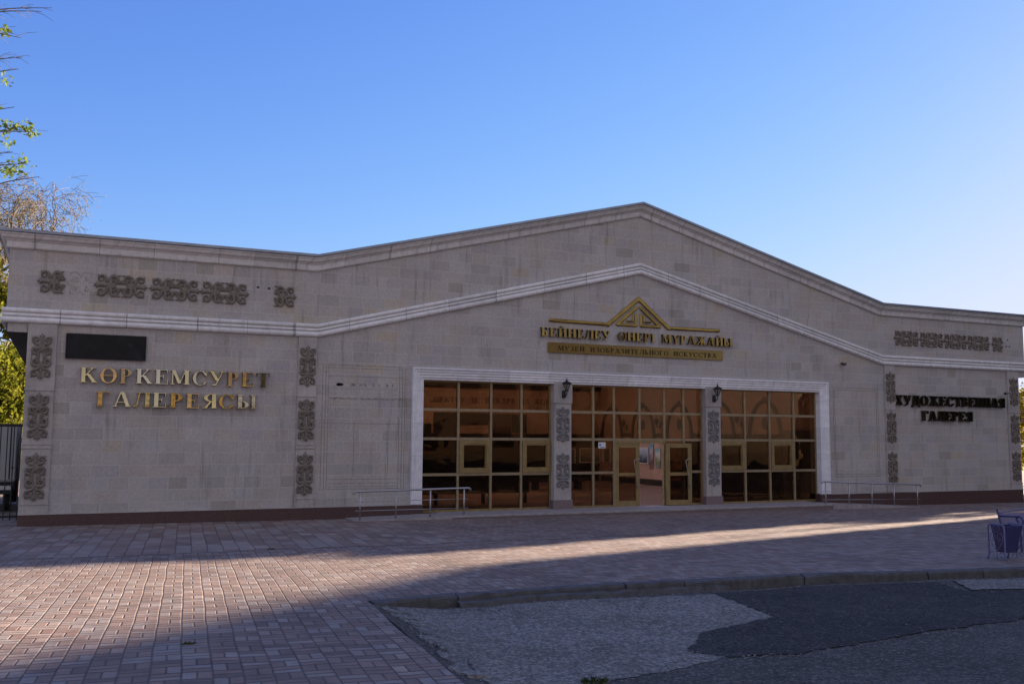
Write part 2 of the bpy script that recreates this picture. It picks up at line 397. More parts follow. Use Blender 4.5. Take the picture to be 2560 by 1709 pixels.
def bowl(X, Z, x, z0, z1, w, side=1):        # half ring attached to x, opening to side
    cz, rz = (z0+z1)/2, (z1-z0)/2
    o = ell(X, Z, x, cz, w, rz); i = ell(X, Z, x, cz, w-T_*.95, rz-.07)
    return np.maximum(np.maximum(o, -i), (x-X) if side > 0 else (X-x))
def hbar(X, Z, x0, x1, z, w=.07): return d_box(X, Z, x0, x1, z-w/2, z+w/2)
def tick(X, Z, x, z0, z1, w=.065): return d_box(X, Z, x-w/2, x+w/2, z0, z1)
G = {}
def gE(X, Z): return U(stem(X, Z, .1), hbar(X, Z, .1, .76, 1-SF/2, SF), hbar(X, Z, .1, .80, SF/2, SF), hbar(X, Z, .2, .56, .52), tick(X, Z, .735, .74, 1), tick(X, Z, .775, 0, .29), tick(X, Z, .54, .38, .66))
def gO(X, Z): return np.maximum(ell(X, Z, .52, .5, .47, .52), -ell(X, Z, .52, .5, .26, .45))
def gC(X, Z): return U(np.maximum(gO(X, Z), -d_box(X, Z, .66, 1.2, .26, .70)), tick(X, Z, .87, .64, 1.0), d_seg(X, Z, (.84, .20), (.90, .30), .035, .02))
def gI(X, Z): return U(stem(X, Z, .1), stem(X, Z, .66), diag(X, Z, .26, .12, .70, .88, .11))
def gR(X, Z): return U(stem(X, Z, .1), bowl(X, Z, .30, .44, 1, .46), hbar(X, Z, .2, .4, 1-.035), hbar(X, Z, .2, .4, .475))
def gSoft(X, Z): return U(stem(X, Z, .1), bowl(X, Z, .30, 0, .57, .46), hbar(X, Z, .2, .4, .035), hbar(X, Z, .2, .4, .535))
def gY(X, Z): return U(diag(X, Z, .16, 1, .52, .34, .23), diag(X, Z, .84, 1, .42, .06, .10), d_seg(X, Z, (.42, .06), (.27, .05), .05, .07), ser(X, Z, .16, .36, True), ser(X, Z, .82, .30, True))
def gK(X, Z): return U(stem(X, Z, .1), diag(X, Z, .34, .44, .76, 1, .12), diag(X, Z, .48, .56, .86, 0, .23), ser(X, Z, .76, .34, True), ser(X, Z, .86, .34, False))
def gN(X, Z): return U(stem(X, Z, .1), stem(X, Z, .66), hbar(X, Z, .2, .76, .52, .08))
def gL(X, Z): return U(stem(X, Z, .66), hbar(X, Z, .22, .86, 1-SF/2, SF), diag(X, Z, .20, .06, .36, 1, .10), d_seg(X, Z, (.2, .07), (.09, .07), .06, .07))
def gA(X, Z): return U(diag(X, Z, .16, 0, .46, 1, .10), diag(X, Z, .54, 1, .86, 0, .23), hbar(X, Z, .25, .72, .30), ser(X, Z, .16, .30, False), ser(X, Z, .86, .36, False), d_box(X, Z, .41, .65, .93, 1))
def brv(X, Z, cx): return np.maximum(np.maximum(ell(X, Z, cx, 1.24, .2, .15), -ell(X, Z, cx, 1.28, .13, .12)), Z-1.22)
G['К'] = (gK, 1.04); G['Ө'] = (lambda X, Z: U(gO(X, Z), hbar(X, Z, .2, .84, .5, .08)), 1.04); G['О'] = (gO, 1.04); G['Р'] = (gR, .86); G['Е'] = (gE, .88)
G['М'] = (lambda X, Z: U(stem(X, Z, .86, True, True), d_box(X, Z, .12, .20, 0, 1), ser(X, Z, .16, .28, False), ser(X, Z, .14, .24, True), diag(X, Z, .20, 1, .56, .08, .22), diag(X, Z, .56, .08, .92, 1, .09)), 1.2)
G['С'] = (gC, 1.0); G['У'] = (gY, .98); G['Т'] = (lambda X, Z: U(stem(X, Z, .36, False), hbar(X, Z, .04, .88, 1-SF/2, SF), tick(X, Z, .072, .72, 1), tick(X, Z, .848, .72, 1)), .92)
G['Г'] = (lambda X, Z: U(stem(X, Z, .1), hbar(X, Z, .1, .76, 1-SF/2, SF), tick(X, Z, .735, .70, 1)), .82)
G['А'] = (gA, 1.04); G['Л'] = (gL, .98)
G['Я'] = (lambda X, Z: U(stem(X, Z, .56), bowl(X, Z, .56, .44, 1, .46, -1), hbar(X, Z, .46, .66, .965), hbar(X, Z, .46, .66, .475), diag(X, Z, .52, .47, .18, 0, .17), ser(X, Z, .17, .3, False)), .86)
G['Ь'] = (gSoft, .86); G['Ы'] = (lambda X, Z: U(gSoft(X, Z), stem(X, Z, .90)), 1.2)
G['Х'] = (lambda X, Z: U(diag(X, Z, .20, 1, .80, 0, .23), diag(X, Z, .80, 1, .18, 0, .10), ser(X, Z, .2, .36, True), ser(X, Z, .8, .32, True), ser(X, Z, .8, .36, False), ser(X, Z, .18, .3, False)), 1.0)
G['Д'] = (lambda X, Z: U(stem(X, Z, .62, True, False), hbar(X, Z, .24, .82, 1-SF/2, SF), diag(X, Z, .20, .06, .34, 1, .10), hbar(X, Z, .04, .98, .035), tick(X, Z, .07, -.18, .06), tick(X, Z, .95, -.18, .06)), 1.02)
G['Ж'] = (lambda X, Z: U(stem(X, Z, .56), diag(X, Z, .64, .52, .18, 1, .13), diag(X, Z, .64, .52, 1.14, 1, .13), diag(X, Z, .60, .56, .12, 0, .20), diag(X, Z, .72, .56, 1.2, 0, .20), ser(X, Z, .16, .28, True), ser(X, Z, 1.16, .28, True), ser(X, Z, .12, .3, False), ser(X, Z, 1.2, .3, False)), 1.34)
G['В'] = (lambda X, Z: U(stem(X, Z, .1), bowl(X, Z, .30, 0, .57, .47), bowl(X, Z, .30, .50, 1, .42), hbar(X, Z, .2, .4, .035), hbar(X, Z, .2, .4, .53), hbar(X, Z, .2, .4, .965)), .88)
G['Н'] = (gN, 1.0); G['И'] = (gI, 1.0); G['Й'] = (lambda X, Z: U(gI(X, Z), brv(X, Z, .48)), 1.0)
G['Б'] = (lambda X, Z: U(gSoft(X, Z), hbar(X, Z, .1, .74, 1-SF/2, SF), tick(X, Z, .715, .74, 1)), .88)
G['І'] = (lambda X, Z: stem(X, Z, .12), .46)
G['Ұ'] = (lambda X, Z: U(diag(X, Z, .16, 1, .46, .45, .22), diag(X, Z, .84, 1, .52, .45, .10), d_box(X, Z, .37, .57, 0, .5), ser(X, Z, .16, .34, True), ser(X, Z, .82, .28, True), ser(X, Z, .47, .34, False), hbar(X, Z, .24, .70, .27, .08)), .96)
G['З'] = (lambda X, Z: U(np.maximum(bowl(X, Z, .32, 0, .56, .46), -9.), np.maximum(bowl(X, Z, .32, .48, 1, .42), -9.), hbar(X, Z, .12, .36, .035), hbar(X, Z, .24, .36, .52), hbar(X, Z, .12, .36, .965), tick(X, Z, .14, .76, 1), tick(X, Z, .12, 0, .26)), .84)
G['Ш'] = (lambda X, Z: U(stem(X, Z, .1), stem(X, Z, .52), stem(X, Z, .94), hbar(X, Z, .1, 1.1, SF/2, SF)), 1.28)
G['Қ'] = (lambda X, Z: U(gK(X, Z), tick(X, Z, .99, -.18, .06)), 1.1)
G[','] = (lambda X, Z: d_seg(X, Z, (.16, .06), (.1, -.16), .08, .03), .34)
gcache = {}
def glyph_mesh(ch, h, sx, thick, mat):
    k = (ch, round(h, 3), round(sx, 3), thick, mat)
    if k not in gcache:
        fn, w = G[ch]; cell = h/30
        rb = raster(lambda X, Z: fn(X/(h*sx), Z/h)*h*min(1, sx), -.1*h, (w+.15)*h*sx, -.25*h, 1.35*h, cell, thick, 0); m = rb.mesh('letter')
        m.materials.append(M[mat]); m.materials.append(M['letter_shade_edge'])
        if len(m.polygons) == len(rb.f):
            for p in m.polygons[rb.nfront:] if False else list(m.polygons)[rb.nfront:]: p.material_index = 1; gcache[k] = m
    return gcache[k]
def lay_text(root, text, x0, x1, zb, h, y, thick, mat, gap=.06, space=.5, tilt=1.2, dz=0.0):
    tot = sum(space if c == ' ' else G[c][1] for c in text)+gap*(len(text)-1); sx = (x1-x0)/(tot*h); x = x0
    for i, c in enumerate(text):
        if c != ' ':
            o = link('letter', glyph_mesh(c, h, sx, thick, mat), root)
            o.location = (x, y, zb+dz*(x-x0)); o.rotation_euler = (R(random.uniform(-tilt, tilt)), 0, R(random.uniform(-tilt, tilt)))
        x += ((space if c == ' ' else G[c][1])+gap)*h*sx

# ------------------------------------------------------------------ ground heights
def gz(x, y):
    x = max(-70, min(70, x)); y = max(-70, min(40, y)); return -.015-.0066*x-.016*y
def wob(x, y):
    f = 1.0 if y < -1.2 else 0.0
    return f*(.006*math.sin(x*1.7+.6*y)*math.sin(y*1.3-.4*x)+.004*math.sin(x*3.1+1.9)*math.sin(y*2.7+x*.5)+.003*math.sin(5.3*x-2.1*y))
def kerb_y(x):
    P = [(-12.3, -13.24), (-11.9, -13.2), (-10.86, -13.02), (-8.9, -12.99), (-5.77, -13.14), (-1.95, -13.72), (2.5, -14.6), (10, -16.4), (30, -21.5), (70, -32)]
    for (a, ya), (b, yb) in zip(P, P[1:]):
        if x <= b: return ya+(yb-ya)*(max(x, a)-a)/(b-a)
    return P[-1][1]
def edge_x(y): return -12.02+(y+13.24)*.115

# ------------------------------------------------------------------ ground materials
PR = -R(6.3)
def paver_mat():
    t = NT('basketweave_pavers'); v = t.coord()
    wv = t.noise(v, .9, 2, .5)
    p0 = t.mapping(v, (1, 1, 1), (0, 0, -PR)); s0 = t.sep(p0)
    px = t.math('MULTIPLY_ADD', t.math('SUBTRACT', wv, .5), .045, s0[0]); py = t.math('MULTIPLY_ADD', t.math('SUBTRACT', wv, .5), -.04, s0[1])
    S = .2262
    x = t.math('DIVIDE', t.math('ADD', px, 100.03), S); y = t.math('DIVIDE', t.math('ADD', py, 100.0), S)
    cx, cy = t.math('FLOOR', x), t.math('FLOOR', y); fx, fy = t.math('FRACT', x), t.math('FRACT', y)
    par = t.math('FLOORED_MODULO', t.math('ADD', cx, cy), 2.0)
    g = t.math('ADD', t.math('MULTIPLY', par, fx), t.math('MULTIPLY', t.math('SUBTRACT', 1.0, par), fy))
    d_s = t.math('MULTIPLY', t.math('ABSOLUTE', t.math('SUBTRACT', g, .5)), t.math('MULTIPLY_ADD', par, .45, .55))
    ex = t.math('MINIMUM', fx, t.math('SUBTRACT', 1.0, fx)); ey = t.math('MINIMUM', fy, t.math('SUBTRACT', 1.0, fy))
    d1 = t.math('MINIMUM', t.math('MINIMUM', d_s, t.math('MULTIPLY', ey, .6)), ex)
    id1 = t.comb(cx, cy, t.math('ADD', t.math('FLOOR', t.math('MULTIPLY', g, 2.0)), 1.0))
    # second field beside the building: long slabs
    row = t.math('FLOOR', t.math('DIVIDE', x, 1.15)); yy = t.math('ADD', t.math('DIVIDE', y, 2.6), t.math('MULTIPLY', t.math('FLOORED_MODULO', row, 2.0), .5))
    f2x = t.math('FRACT', t.math('DIVIDE', x, 1.15)); f2y = t.math('FRACT', yy)
    d2 = t.math('MINIMUM', t.math('MULTIPLY', t.math('MINIMUM', f2x, t.math('SUBTRACT', 1.0, f2x)), 1.0), t.math('MULTIPLY', t.math('MINIMUM', f2y, t.math('SUBTRACT', 1.0, f2y)), 2.4))
    id2 = t.comb(row, t.math('FLOOR', yy), 77.0)
    sv = t.sep(v); zone = t.math('GREATER_THAN', sv[1], t.math('MULTIPLY_ADD', sv[0], .018, -6.75))
    zone = t.math('MULTIPLY', zone, t.math('LESS_THAN', sv[0], -8.0))
    d = t.math('ADD', t.math('MULTIPLY', zone, d2), t.math('MULTIPLY', t.math('SUBTRACT', 1.0, zone), d1))
    mixid = t.n("ShaderNodeMix", data_type='VECTOR'); t.put(mixid.inputs[0], zone); t.put(mixid.inputs[4], id1); t.put(mixid.inputs[5], id2)
    rnd = t.white(mixid.outputs[1])
    joint = t.math('SUBTRACT', 1.0, t.smooth(d, .016, .040))
    big = t.noise(v, .35, 4, .6)
    sel = t.math('ADD', t.math('MULTIPLY', rnd, .62), t.math('MULTIPLY', t.smooth(big, .32, .68), .38))
    col = t.ramp(sel, [(.05, (.19, .145, .128)), (.28, (.245, .180, .152)), (.46, (.285, .205, .17)), (.60, (.295, .258, .235)), (.76, (.37, .285, .24)), (.90, (.22, .138, .11)), (1.0, (.41, .36, .33))])
    fn = t.noise(v, 90, 5, .7); md = t.noise(v, 3.0, 5, .65)
    col = t.mix(.8, col, t.ramp(fn, [(.25, .74), (.75, 1.2)]), 'MULTIPLY'); col = t.mix(.8, col, t.ramp(md, [(.3, .68), (.7, 1.16)]), 'MULTIPLY')
    jc = t.ramp(t.noise(v, 2.2, 4), [(.35, (.07, .058, .053)), (.7, (.15, .125, .112))])
    col = t.mix(t.math('MULTIPLY', joint, .85), col, jc)
    # dark seam between the two fields
    seam = t.math('ABSOLUTE', t.math('SUBTRACT', t.math('ADD', sv[1], t.math('MULTIPLY', t.noise(v, 1.5, 3), .3)), t.math('MULTIPLY_ADD', sv[0], .018, -6.62)))
    seam = t.math('SUBTRACT', 1.0, t.smooth(seam, .02, .09)); col = t.mix(t.math('MULTIPLY', seam, .7), col, (.07, .06, .055))
    h = t.math('ADD', t.math('MULTIPLY', t.smooth(d, .010, .055), .9), t.math('ADD', t.math('MULTIPLY', rnd, .30), t.math('MULTIPLY', fn, .12)))
    return t.pbr(col, .8, 0, t.bump(h, .8, .012), .3)
def asphalt_mat(name, base, agg, crack=True, scale=1.0):
    t = NT(name); v = t.coord()
    a = t.noise(v, 46*scale, 2, .8); b = t.noise(v, 17*scale, 5, .8); c = t.noise(v, .8, 6, .65); c2 = t.noise(t.mapping(v, loc=(7, 3, 0)), 3.4, 5, .7)
    vo = t.n("ShaderNodeTexVoronoi"); t.put(vo.inputs['Vector'], v); vo.inputs['Scale'].default_value = 38*scale
    pr = t.white(vo.outputs['Position'])
    col = t.ramp(a, [(.32, tuple(x*(1-agg) for x in base)), (.5, base), (.68, tuple(x*(1+agg*1.1) for x in base))])
    col = t.mix(.85, col, t.ramp(b, [(.3, 1-agg), (.7, 1+agg*.9)]), 'MULTIPLY')
    col = t.mix(.9, col, t.ramp(c, [(.25, .66), (.75, 1.25)]), 'MULTIPLY')
    col = t.mix(.7, col, t.ramp(c2, [(.3, .72), (.7, 1.16)]), 'MULTIPLY')
    col = t.mix(t.math('MULTIPLY', t.math('GREATER_THAN', pr, .88), .6), col, tuple(min(.6, x*1.7+.03) for x in base))
    col = t.mix(t.math('MULTIPLY', t.math('LESS_THAN', pr, .14), .6), col, tuple(x*.45 for x in base))
    h = t.math('ADD', t.math('MULTIPLY', a, .8), b)
    if crack:
        for sc_, lc, wd in ((.55, 0, .0035), (1.1, 9, .0022)):
            n = t.noise(t.mapping(v, loc=(lc, lc*.3, 0)), sc_, 7, .62); k = t.math('ABSOLUTE', t.math('SUBTRACT', n, .5))
            msk = t.smooth(t.noise(t.mapping(v, loc=(lc+3, 1, 0)), .7, 2), .45, .6)
            cr = t.math('MULTIPLY', msk, t.math('SUBTRACT', 1.0, t.smooth(k, wd*.3, wd))); col = t.mix(t.math('MULTIPLY', cr, .75), col, tuple(x*.22 for x in base)); h = t.math('SUBTRACT', h, cr)
    return t.pbr(col, .92, 0, t.bump(h, 1.0, .02), .22)
M['paver'] = paver_mat()
M['asphalt'] = asphalt_mat('grey_asphalt', (.118, .108, .098), .5)
M['asphalt_dark'] = asphalt_mat('new_dark_asphalt', (.062, .058, .056), .55, True)
M['asphalt_old'] = asphalt_mat('worn_pale_concrete', (.245, .226, .20), .55, True, .85)
M['kerb'] = simple('kerb_concrete', (.085, .086, .09), .85, 0, .3, 9, .01)
M['earth'] = simple('dusty_ground', (.13, .115, .09), .95, 0, .3, .6)

# ------------------------------------------------------------------ the ground, pavement, road, kerb
def grid(xs, rows, name, mat, zf):
    mb = MB(); ny = len(rows[0])
    for i, x in enumerate(xs):
        for y in rows[i]: mb.v.append((x, y, zf(x, y)))
    for i in range(len(xs)-1):
        for j in range(ny-1): mb.f.append((i*ny+j, (i+1)*ny+j, (i+1)*ny+j+1, i*ny+j+1))
    return mb.build(name, mat, None, True)
def frange(a, b, st):
    n = max(1, int(round((b-a)/st))); return [a+(b-a)*i/n for i in range(n+1)]
pave_z = lambda x, y: gz(x, y)+wob(x, y)
xs = frange(-12.02, -2, .2)+frange(-2, 16, .3)[1:]+frange(16, 70, 3)[1:]
rows = []
for x in xs:
    k = kerb_y(x)+.10; rows.append([k+(-1.2-k)*(j/44) for j in range(45)]+[.6, 8, 20, 40])
pv = grid(xs, rows, 'pavement', M['paver'], pave_z); tag(pv, kind='structure')
# left field of pavers, running past the road edge towards the camera
ys = frange(-60, -30, 3)+frange(-30, -18.2, .6)[1:]+frange(-18.2, -13.24, .2)[1:]+frange(-13.24, -1.2, .2)[1:]+[.6, 8, 20, 40]
mb = MB(); cols = []
for y in ys:
    xe = edge_x(y) if y < -13.24 else -12.02
    cols.append([xe+(-19.5-xe)*(i/34) for i in range(35)]+[-24, -30, -45, -70])
nc = len(cols[0])
for y, row in zip(ys, cols):
    for x in row: mb.v.append((x, y, pave_z(x, y)))
for j in range(len(ys)-1):
    for i in range(nc-1): mb.f.append((j*nc+i, (j+1)*nc+i, (j+1)*nc+i+1, j*nc+i+1))
pv2 = mb.build('pavement', M['paver'], None, True); tag(pv2, kind='structure')
def road_z(x, y):
    e = (x-edge_x(y)); k = (kerb_y(x)-y)
    drop = .125*min(1, max(0, e/.9))**.8*(1 if k > 0 else 1)
    return gz(x, y)-.008-drop+.012*math.sin(x*1.1+.5*y)*math.sin(.9*y)+.006*math.sin(2.9*x-1.3*y)
ys = frange(-70, -30, 4)+frange(-30, -18.2, .8)[1:]
mb = MB(); rowsR = []
NU = 40
yr = frange(0, 1, 1/46)
xsr = [0, .05, .12, .22, .35, .5, .7, .9, 1.2, 1.6, 2.0]+frange(2.4, 12, .4)+[14, 17, 20, 26, 34, 46, 60, 82]
for e in xsr:
    x_top = -12.02+e; yk = kerb_y(x_top)+.02
    col = []
    for q in frange(0, 1, 1/50):
        y = yk+(-62-yk)*(q**2.2); x = edge_x(y)+e if y < -13.24 else x_top
        col.append((x, y, road_z(x, y)))
    rowsR.append(col)
n = len(rowsR[0])
for col in rowsR: mb.v += col
for i in range(len(rowsR)-1):
    for j in range(n-1): mb.f.append((i*n+j, i*n+j+1, (i+1)*n+j+1, (i+1)*n+j))
road = mb.build('road', M['asphalt'], None, True); tag(road, kind='structure')
def patch(name, poly, mat, dz, jit=.06, seed=1):
    rnd = random.Random(seed); pts = []
    for (ax, ay), (bx, by) in zip(poly, poly[1:]+poly[:1]):
        L = math.hypot(bx-ax, by-ay); k = max(1, int(L/.075))
        for i in range(k):
            q = i/k; pts.append((ax+(bx-ax)*q+rnd.uniform(-jit, jit)*(q > 0), ay+(by-ay)*q+rnd.uniform(-jit, jit)*(q > 0)))
    import bmesh
    bm = bmesh.new(); vs_ = [bm.verts.new((x, y, 0)) for x, y in pts]; bm.faces.new(vs_)
    bmesh.ops.triangulate(bm, faces=bm.faces[:])
    for cut in range(60):
        es = [e for e in bm.edges if e.calc_length() > .55]
        if not es: break
        bmesh.ops.subdivide_edges(bm, edges=es, cuts=1); bmesh.ops.triangulate(bm, faces=[f for f in bm.faces if len(f.verts) > 3])
    for vv in bm.verts: vv.co.z = road_z(vv.co.x, vv.co.y)+dz
    bmesh.ops.recalc_face_normals(bm, faces=bm.faces[:])
    if bm.faces[0].normal.z < 0: bmesh.ops.reverse_faces(bm, faces=bm.faces[:])
    m = bpy.data.meshes.new(name); bm.to_mesh(m); bm.free(); m.materials.append(mat)
    o = link(name, m); tag(o, kind='structure'); return o
light_poly = [(-11.72, -13.25), (-11.75, -13.9), (-12.0, -15.2), (-12.12, -16.75), (-12.2, -17.6), (-11.6, -17.35), (-11.2, -17.0), (-10.4, -16.85), (-9.71, -16.62), (-9.9, -16.3), (-9.50, -15.87), (-9.2, -15.55), (-8.6, -15.35), (-7.85, -15.1), (-7.7, -14.4), (-7.35, -13.45), (-8.8, -13.2), (-10.8, -13.2)]
patch('road_patch', light_poly, M['asphalt_old'], .005, .05, 3)
dark_poly = [(-7.42, -13.35), (-6.0, -13.33), (-4.5, -13.55), (-3.75, -13.70), (-4.15, -14.54), (-3.2, -14.75), (0, -14.5), (3, -14.9), (6, -15.6), (6, -17.4), (0, -16.4), (-3.0, -16.15), (-5.41, -16.34), (-7.76, -16.54), (-9.1, -16.8), (-9.71, -16.62), (-9.9, -16.3), (-9.50, -15.87), (-9.2, -15.55), (-8.6, -15.35), (-7.85, -15.1), (-7.7, -14.4)]
patch('road_patch', dark_poly, M['asphalt_dark'], .010, .035, 4)
patch('road_patch', [(-3.45, -13.72), (-1.5, -14.0), (1.5, -14.6), (2.8, -14.95), (0, -14.4), (-3.15, -14.65), (-4.0, -14.5)], M['asphalt_old'], .015, .03, 5)
# kerb stones
mb = MB(); x = -11.98; rnd = random.Random(5); first = True
while x < 60:
    L = rnd.uniform(.85, 1.25) if x < 4 else 4.0
    a, b = x+.008, x+L-.008; y0, y1 = kerb_y(a), kerb_y(b); dz = rnd.uniform(-.012, .012); dy = rnd.uniform(-.02, .02)
    tx = Vector((b-a, y1-y0, 0)).normalized(); ny = Vector((-tx.y, tx.x, 0))
    c = Vector(((a+b)/2, (y0+y1)/2+dy+.045, gz((a+b)/2, y0)+.003+dz-.13)); hl = (b-a)/2*math.hypot(1, (y1-y0)/(b-a))
    tz = Vector((tx.x, tx.y, (gz(b, y1)-gz(a, y0))/(b-a))).normalized()
    nb_ = 7 if x < 2 else 2; prof = [(-.075, -.13), (-.075, .095), (-.06, .125), (.06, .13), (.075, .12), (.075, -.13)]
    vs_ = []; fs_ = []
    for i in range(nb_+1):
        q = -1+2*i/nb_
        for j, (py, pz) in enumerate(prof):
            e = rnd.uniform(-.009, .006) if x < 3 and j in (1, 2) else 0
            if i in (0, nb_) and j in (1, 2): e -= .012
            vs_.append(c+tz*hl*q+ny*(py-e*.8)+Vector((0, 0, pz+e)))
    k = len(prof)
    for i in range(nb_):
        for j in range(k): fs_.append((i*k+j, i*k+(j+1) % k, (i+1)*k+(j+1) % k, (i+1)*k+j))
    fs_ += [tuple(range(k)), tuple(range((nb_+1)*k-1, nb_*k-1, -1))]
    mb.add(vs_, fs_); x += L
kb = mb.build('kerb', M['kerb']); tag(kb, kind='structure')
# broken concrete haunch under the kerb
mb = MB(); xsb = frange(-10.9, -7.0, .13); rnd = random.Random(9)
for i, x in enumerate(xsb):
    y = kerb_y(x)-.035; w = rnd.uniform(.04, .13) if x < -8.6 else rnd.uniform(.0, .07); z = road_z(x, y)
    mb.v += [(x, y, z+.075+rnd.uniform(-.01, .01)), (x, y-w, z+.06+rnd.uniform(-.012, .01)), (x, y-w-.025, z-.02)]
for i in range(len(xsb)-1):
    for j in range(2): mb.f.append((i*3+j, i*3+j+1, (i+1)*3+j+1, (i+1)*3+j))
tag(mb.build('kerb', M['kerb']), kind='structure')
# slabs of broken asphalt at the edge of the paving
mb = MB(); rnd = random.Random(21)
for y in frange(-17.4, -13.6, .42):
    x = edge_x(y)+rnd.uniform(.16, .34); n = rnd.randint(5, 7); a0 = rnd.random()*6; rr = [rnd.uniform(.10, .24) for _ in range(n)]
    base = [(x+rr[i]*.8*math.cos(a0+6.283*i/n), y+rr[i]*1.5*math.sin(a0+6.283*i/n)) for i in range(n)]
    tx_, ty_ = rnd.uniform(-.07, .02), rnd.uniform(-.04, .04)
    top = [(px, py, road_z(px, py)+.014+(px-x)*tx_+(py-y)*ty_) for px, py in base]; bot = [(px, py, road_z(px, py)-.06) for px, py in base]
    mb.add(bot+top, [tuple(range(n, 2*n))]+[(i, (i+1) % n, (i+1) % n+n, i+n) for i in range(n)])
tag(mb.build('road_edge', M['asphalt_old']), kind='structure')
mb = MB()
gxs = [-700, -200, -70, -40, 0, 40, 70, 200, 700]; gys = [-700, -200, -70, -40, 0, 40, 100, 300, 700]
for x in gxs:
    for y in gys: mb.v.append((x, y, gz(x, y)-.42))
for i in range(8):
    for j in range(8): mb.f.append((i*9+j, (i+1)*9+j, (i+1)*9+j+1, i*9+j+1))
tag(mb.build('ground', M['earth']), kind='structure')

# ------------------------------------------------------------------ the museum
mus = thing('museum_building', 'long pale limestone museum with a low central gable and bronze glazed entrance', 'building', (0, 0, 0))
XE = 16.5; DEPTH = 15.0
def zt(x): return 6.27+max(0, (9.55-abs(x))/9.55)*2.40
mb = MB()
mb.prism([(-16.05, .35), (-7.0, .35), (-7.0, 4.56), (-16.05, 4.56)], 0, .3)
mb.prism([(7.0, .35), (16.05, .35), (16.05, 4.56), (7.0, 4.56)], 0, .3)
for a, b in ((-XE, -9.55), (-9.55, -7.0), (-7.0, 0), (0, 7.0), (7.0, 9.55), (9.55, XE)):
    lo = 3.6 if max(abs(a), abs(b)) <= 7.0 else 4.56
    mb.prism([(a, lo), (b, lo), (b, zt(b)), (a, zt(a))], 0, .3)
mb.box(-16.05, -15.75, .3, DEPTH, -.3, 4.56); mb.box(15.75, 16.05, .3, DEPTH, -.3, 4.56)
mb.box(-XE, -XE+.3, .3, DEPTH, 4.56, 6.27); mb.box(XE-.3, XE, .3, DEPTH, 4.56, 6.27)
mb.box(-15.75, 15.75, DEPTH-.3, DEPTH, -.3, 6.27)
mb.build('wall', M['stone'], mus)
for a, b in ((-XE+.02, -16.05), (16.05, XE-.02)): MB().box(a, b, .05, DEPTH, 4.36, 4.557).build('overhang', M['dark_void'], mus)
MB().box(-16.46, -16.06, -.012, .05, 4.36, 4.557).build('lower_beam', M['pilaster'], mus)
MB().box(16.06, 16.46, -.012, .05, 4.36, 4.557).build('lower_beam', M['pilaster'], mus)
# plinth
MB().box(-16.06, -6.69, -.05, .2, -.4, .338).build('plinth', M['plinth'], mus)
MB().box(6.69, 16.09, -.05, .2, -.4, .338).build('plinth', M['plinth'], mus)
MB().box(-16.05, -6.69, -.062, .0, .338, .356).build('plinth_ledge', M['pilaster'], mus)
MB().box(6.69, 16.08, -.062, .0, .338, .356).build('plinth_ledge', M['pilaster'], mus)
# mouldings: a profile swept along the front with the roof line
def sweep(path, prof, name, mat, back=DEPTH, ends=True, parent=mus):
    mb = MB(); k = len(prof); n = len(path)+2
    for (d, dz) in prof:
        pts = [(path[0][0]-d, back, path[0][1]+dz), (path[0][0]-d, -d, path[0][1]+dz)]
        pts += [(x, -d, z+dz) for x, z in path[1:-1]]
        pts += [(path[-1][0]+d, -d, path[-1][1]+dz), (path[-1][0]+d, back, path[-1][1]+dz)]
        mb.v += pts
    for j in range(k-1):
        for i in range(n-1): mb.f.append((j*n+i, j*n+i+1, (j+1)*n+i+1, (j+1)*n+i))
    return mb.build(name, mat, parent)
def arc(d0, z0, r, a0, a1, n=6): return [(d0+r*math.cos(R(a0+(a1-a0)*i/n)), z0+r*math.sin(R(a0+(a1-a0)*i/n))) for i in range(n+1)]
cpath = [(-XE, 6.235), (-9.62, 6.235), (0, 8.63), (9.42, 6.235), (XE, 6.235)]
prof = [(0, 0), (.055, 0), (.055, .012), (.068, .02), (.068, .155), (.098, .165), (.098, .185)] + arc(.10, .275, .085, -90, 0, 5)[1:] + [(.20, .285), (.215, .29), (.215, .325), (.0, .335)]
sweep(cpath, prof, 'cornice', M['moulding'])
sweep(cpath, [(.0, .336), (.255, .336), (.255, .40), (.235, .405), (0, .415)], 'roof_flashing', M['flashing'])
spath = [(-XE, 4.565), (-9.54, 4.565), (0, 6.90), (9.50, 4.565), (XE, 4.565)]
sprof = [(0, 0), (.05, 0)] + arc(.05, .065, .065, -80, 85, 7) + [(.022, .132), (.022, .148)] + arc(.055, .182, .036, -80, 80, 5) + [(.020, .219), (.020, .235)] + arc(.05, .282, .05, -80, 90, 6) + [(0, .335)]
sweep(spath, sprof, 'string_course', M['moulding2'])
# roof with an added, unseen rooflight opening that lights the hall
mb = MB()
def roof_strip(x0, x1, y0, y1):
    z0, z1 = zt(x0)+.40, zt(x1)+.40; mb.add([(x0, y0, z0), (x1, y0, z1), (x1, y1, z1), (x0, y1, z0), (x0, y0, z0-.12), (x1, y0, z1-.12), (x1, y1, z1-.12), (x0, y1, z0-.12)], [(0,1,2,3),(7,6,5,4),(0,4,5,1),(1,5,6,2),(2,6,7,3),(3,7,4,0)])
roof_strip(-XE, -9.55, .05, DEPTH); roof_strip(9.55, XE, .05, DEPTH)
for s in (-1, 1):
    a, b = sorted((s*9.55, s*6.2)); roof_strip(a, b, .05, DEPTH)
    a, b = sorted((s*6.2, 0)); roof_strip(a, b, .05, 1.4); roof_strip(a, b, 13.8, DEPTH)
mb.build('roof', M['flashing'], mus)
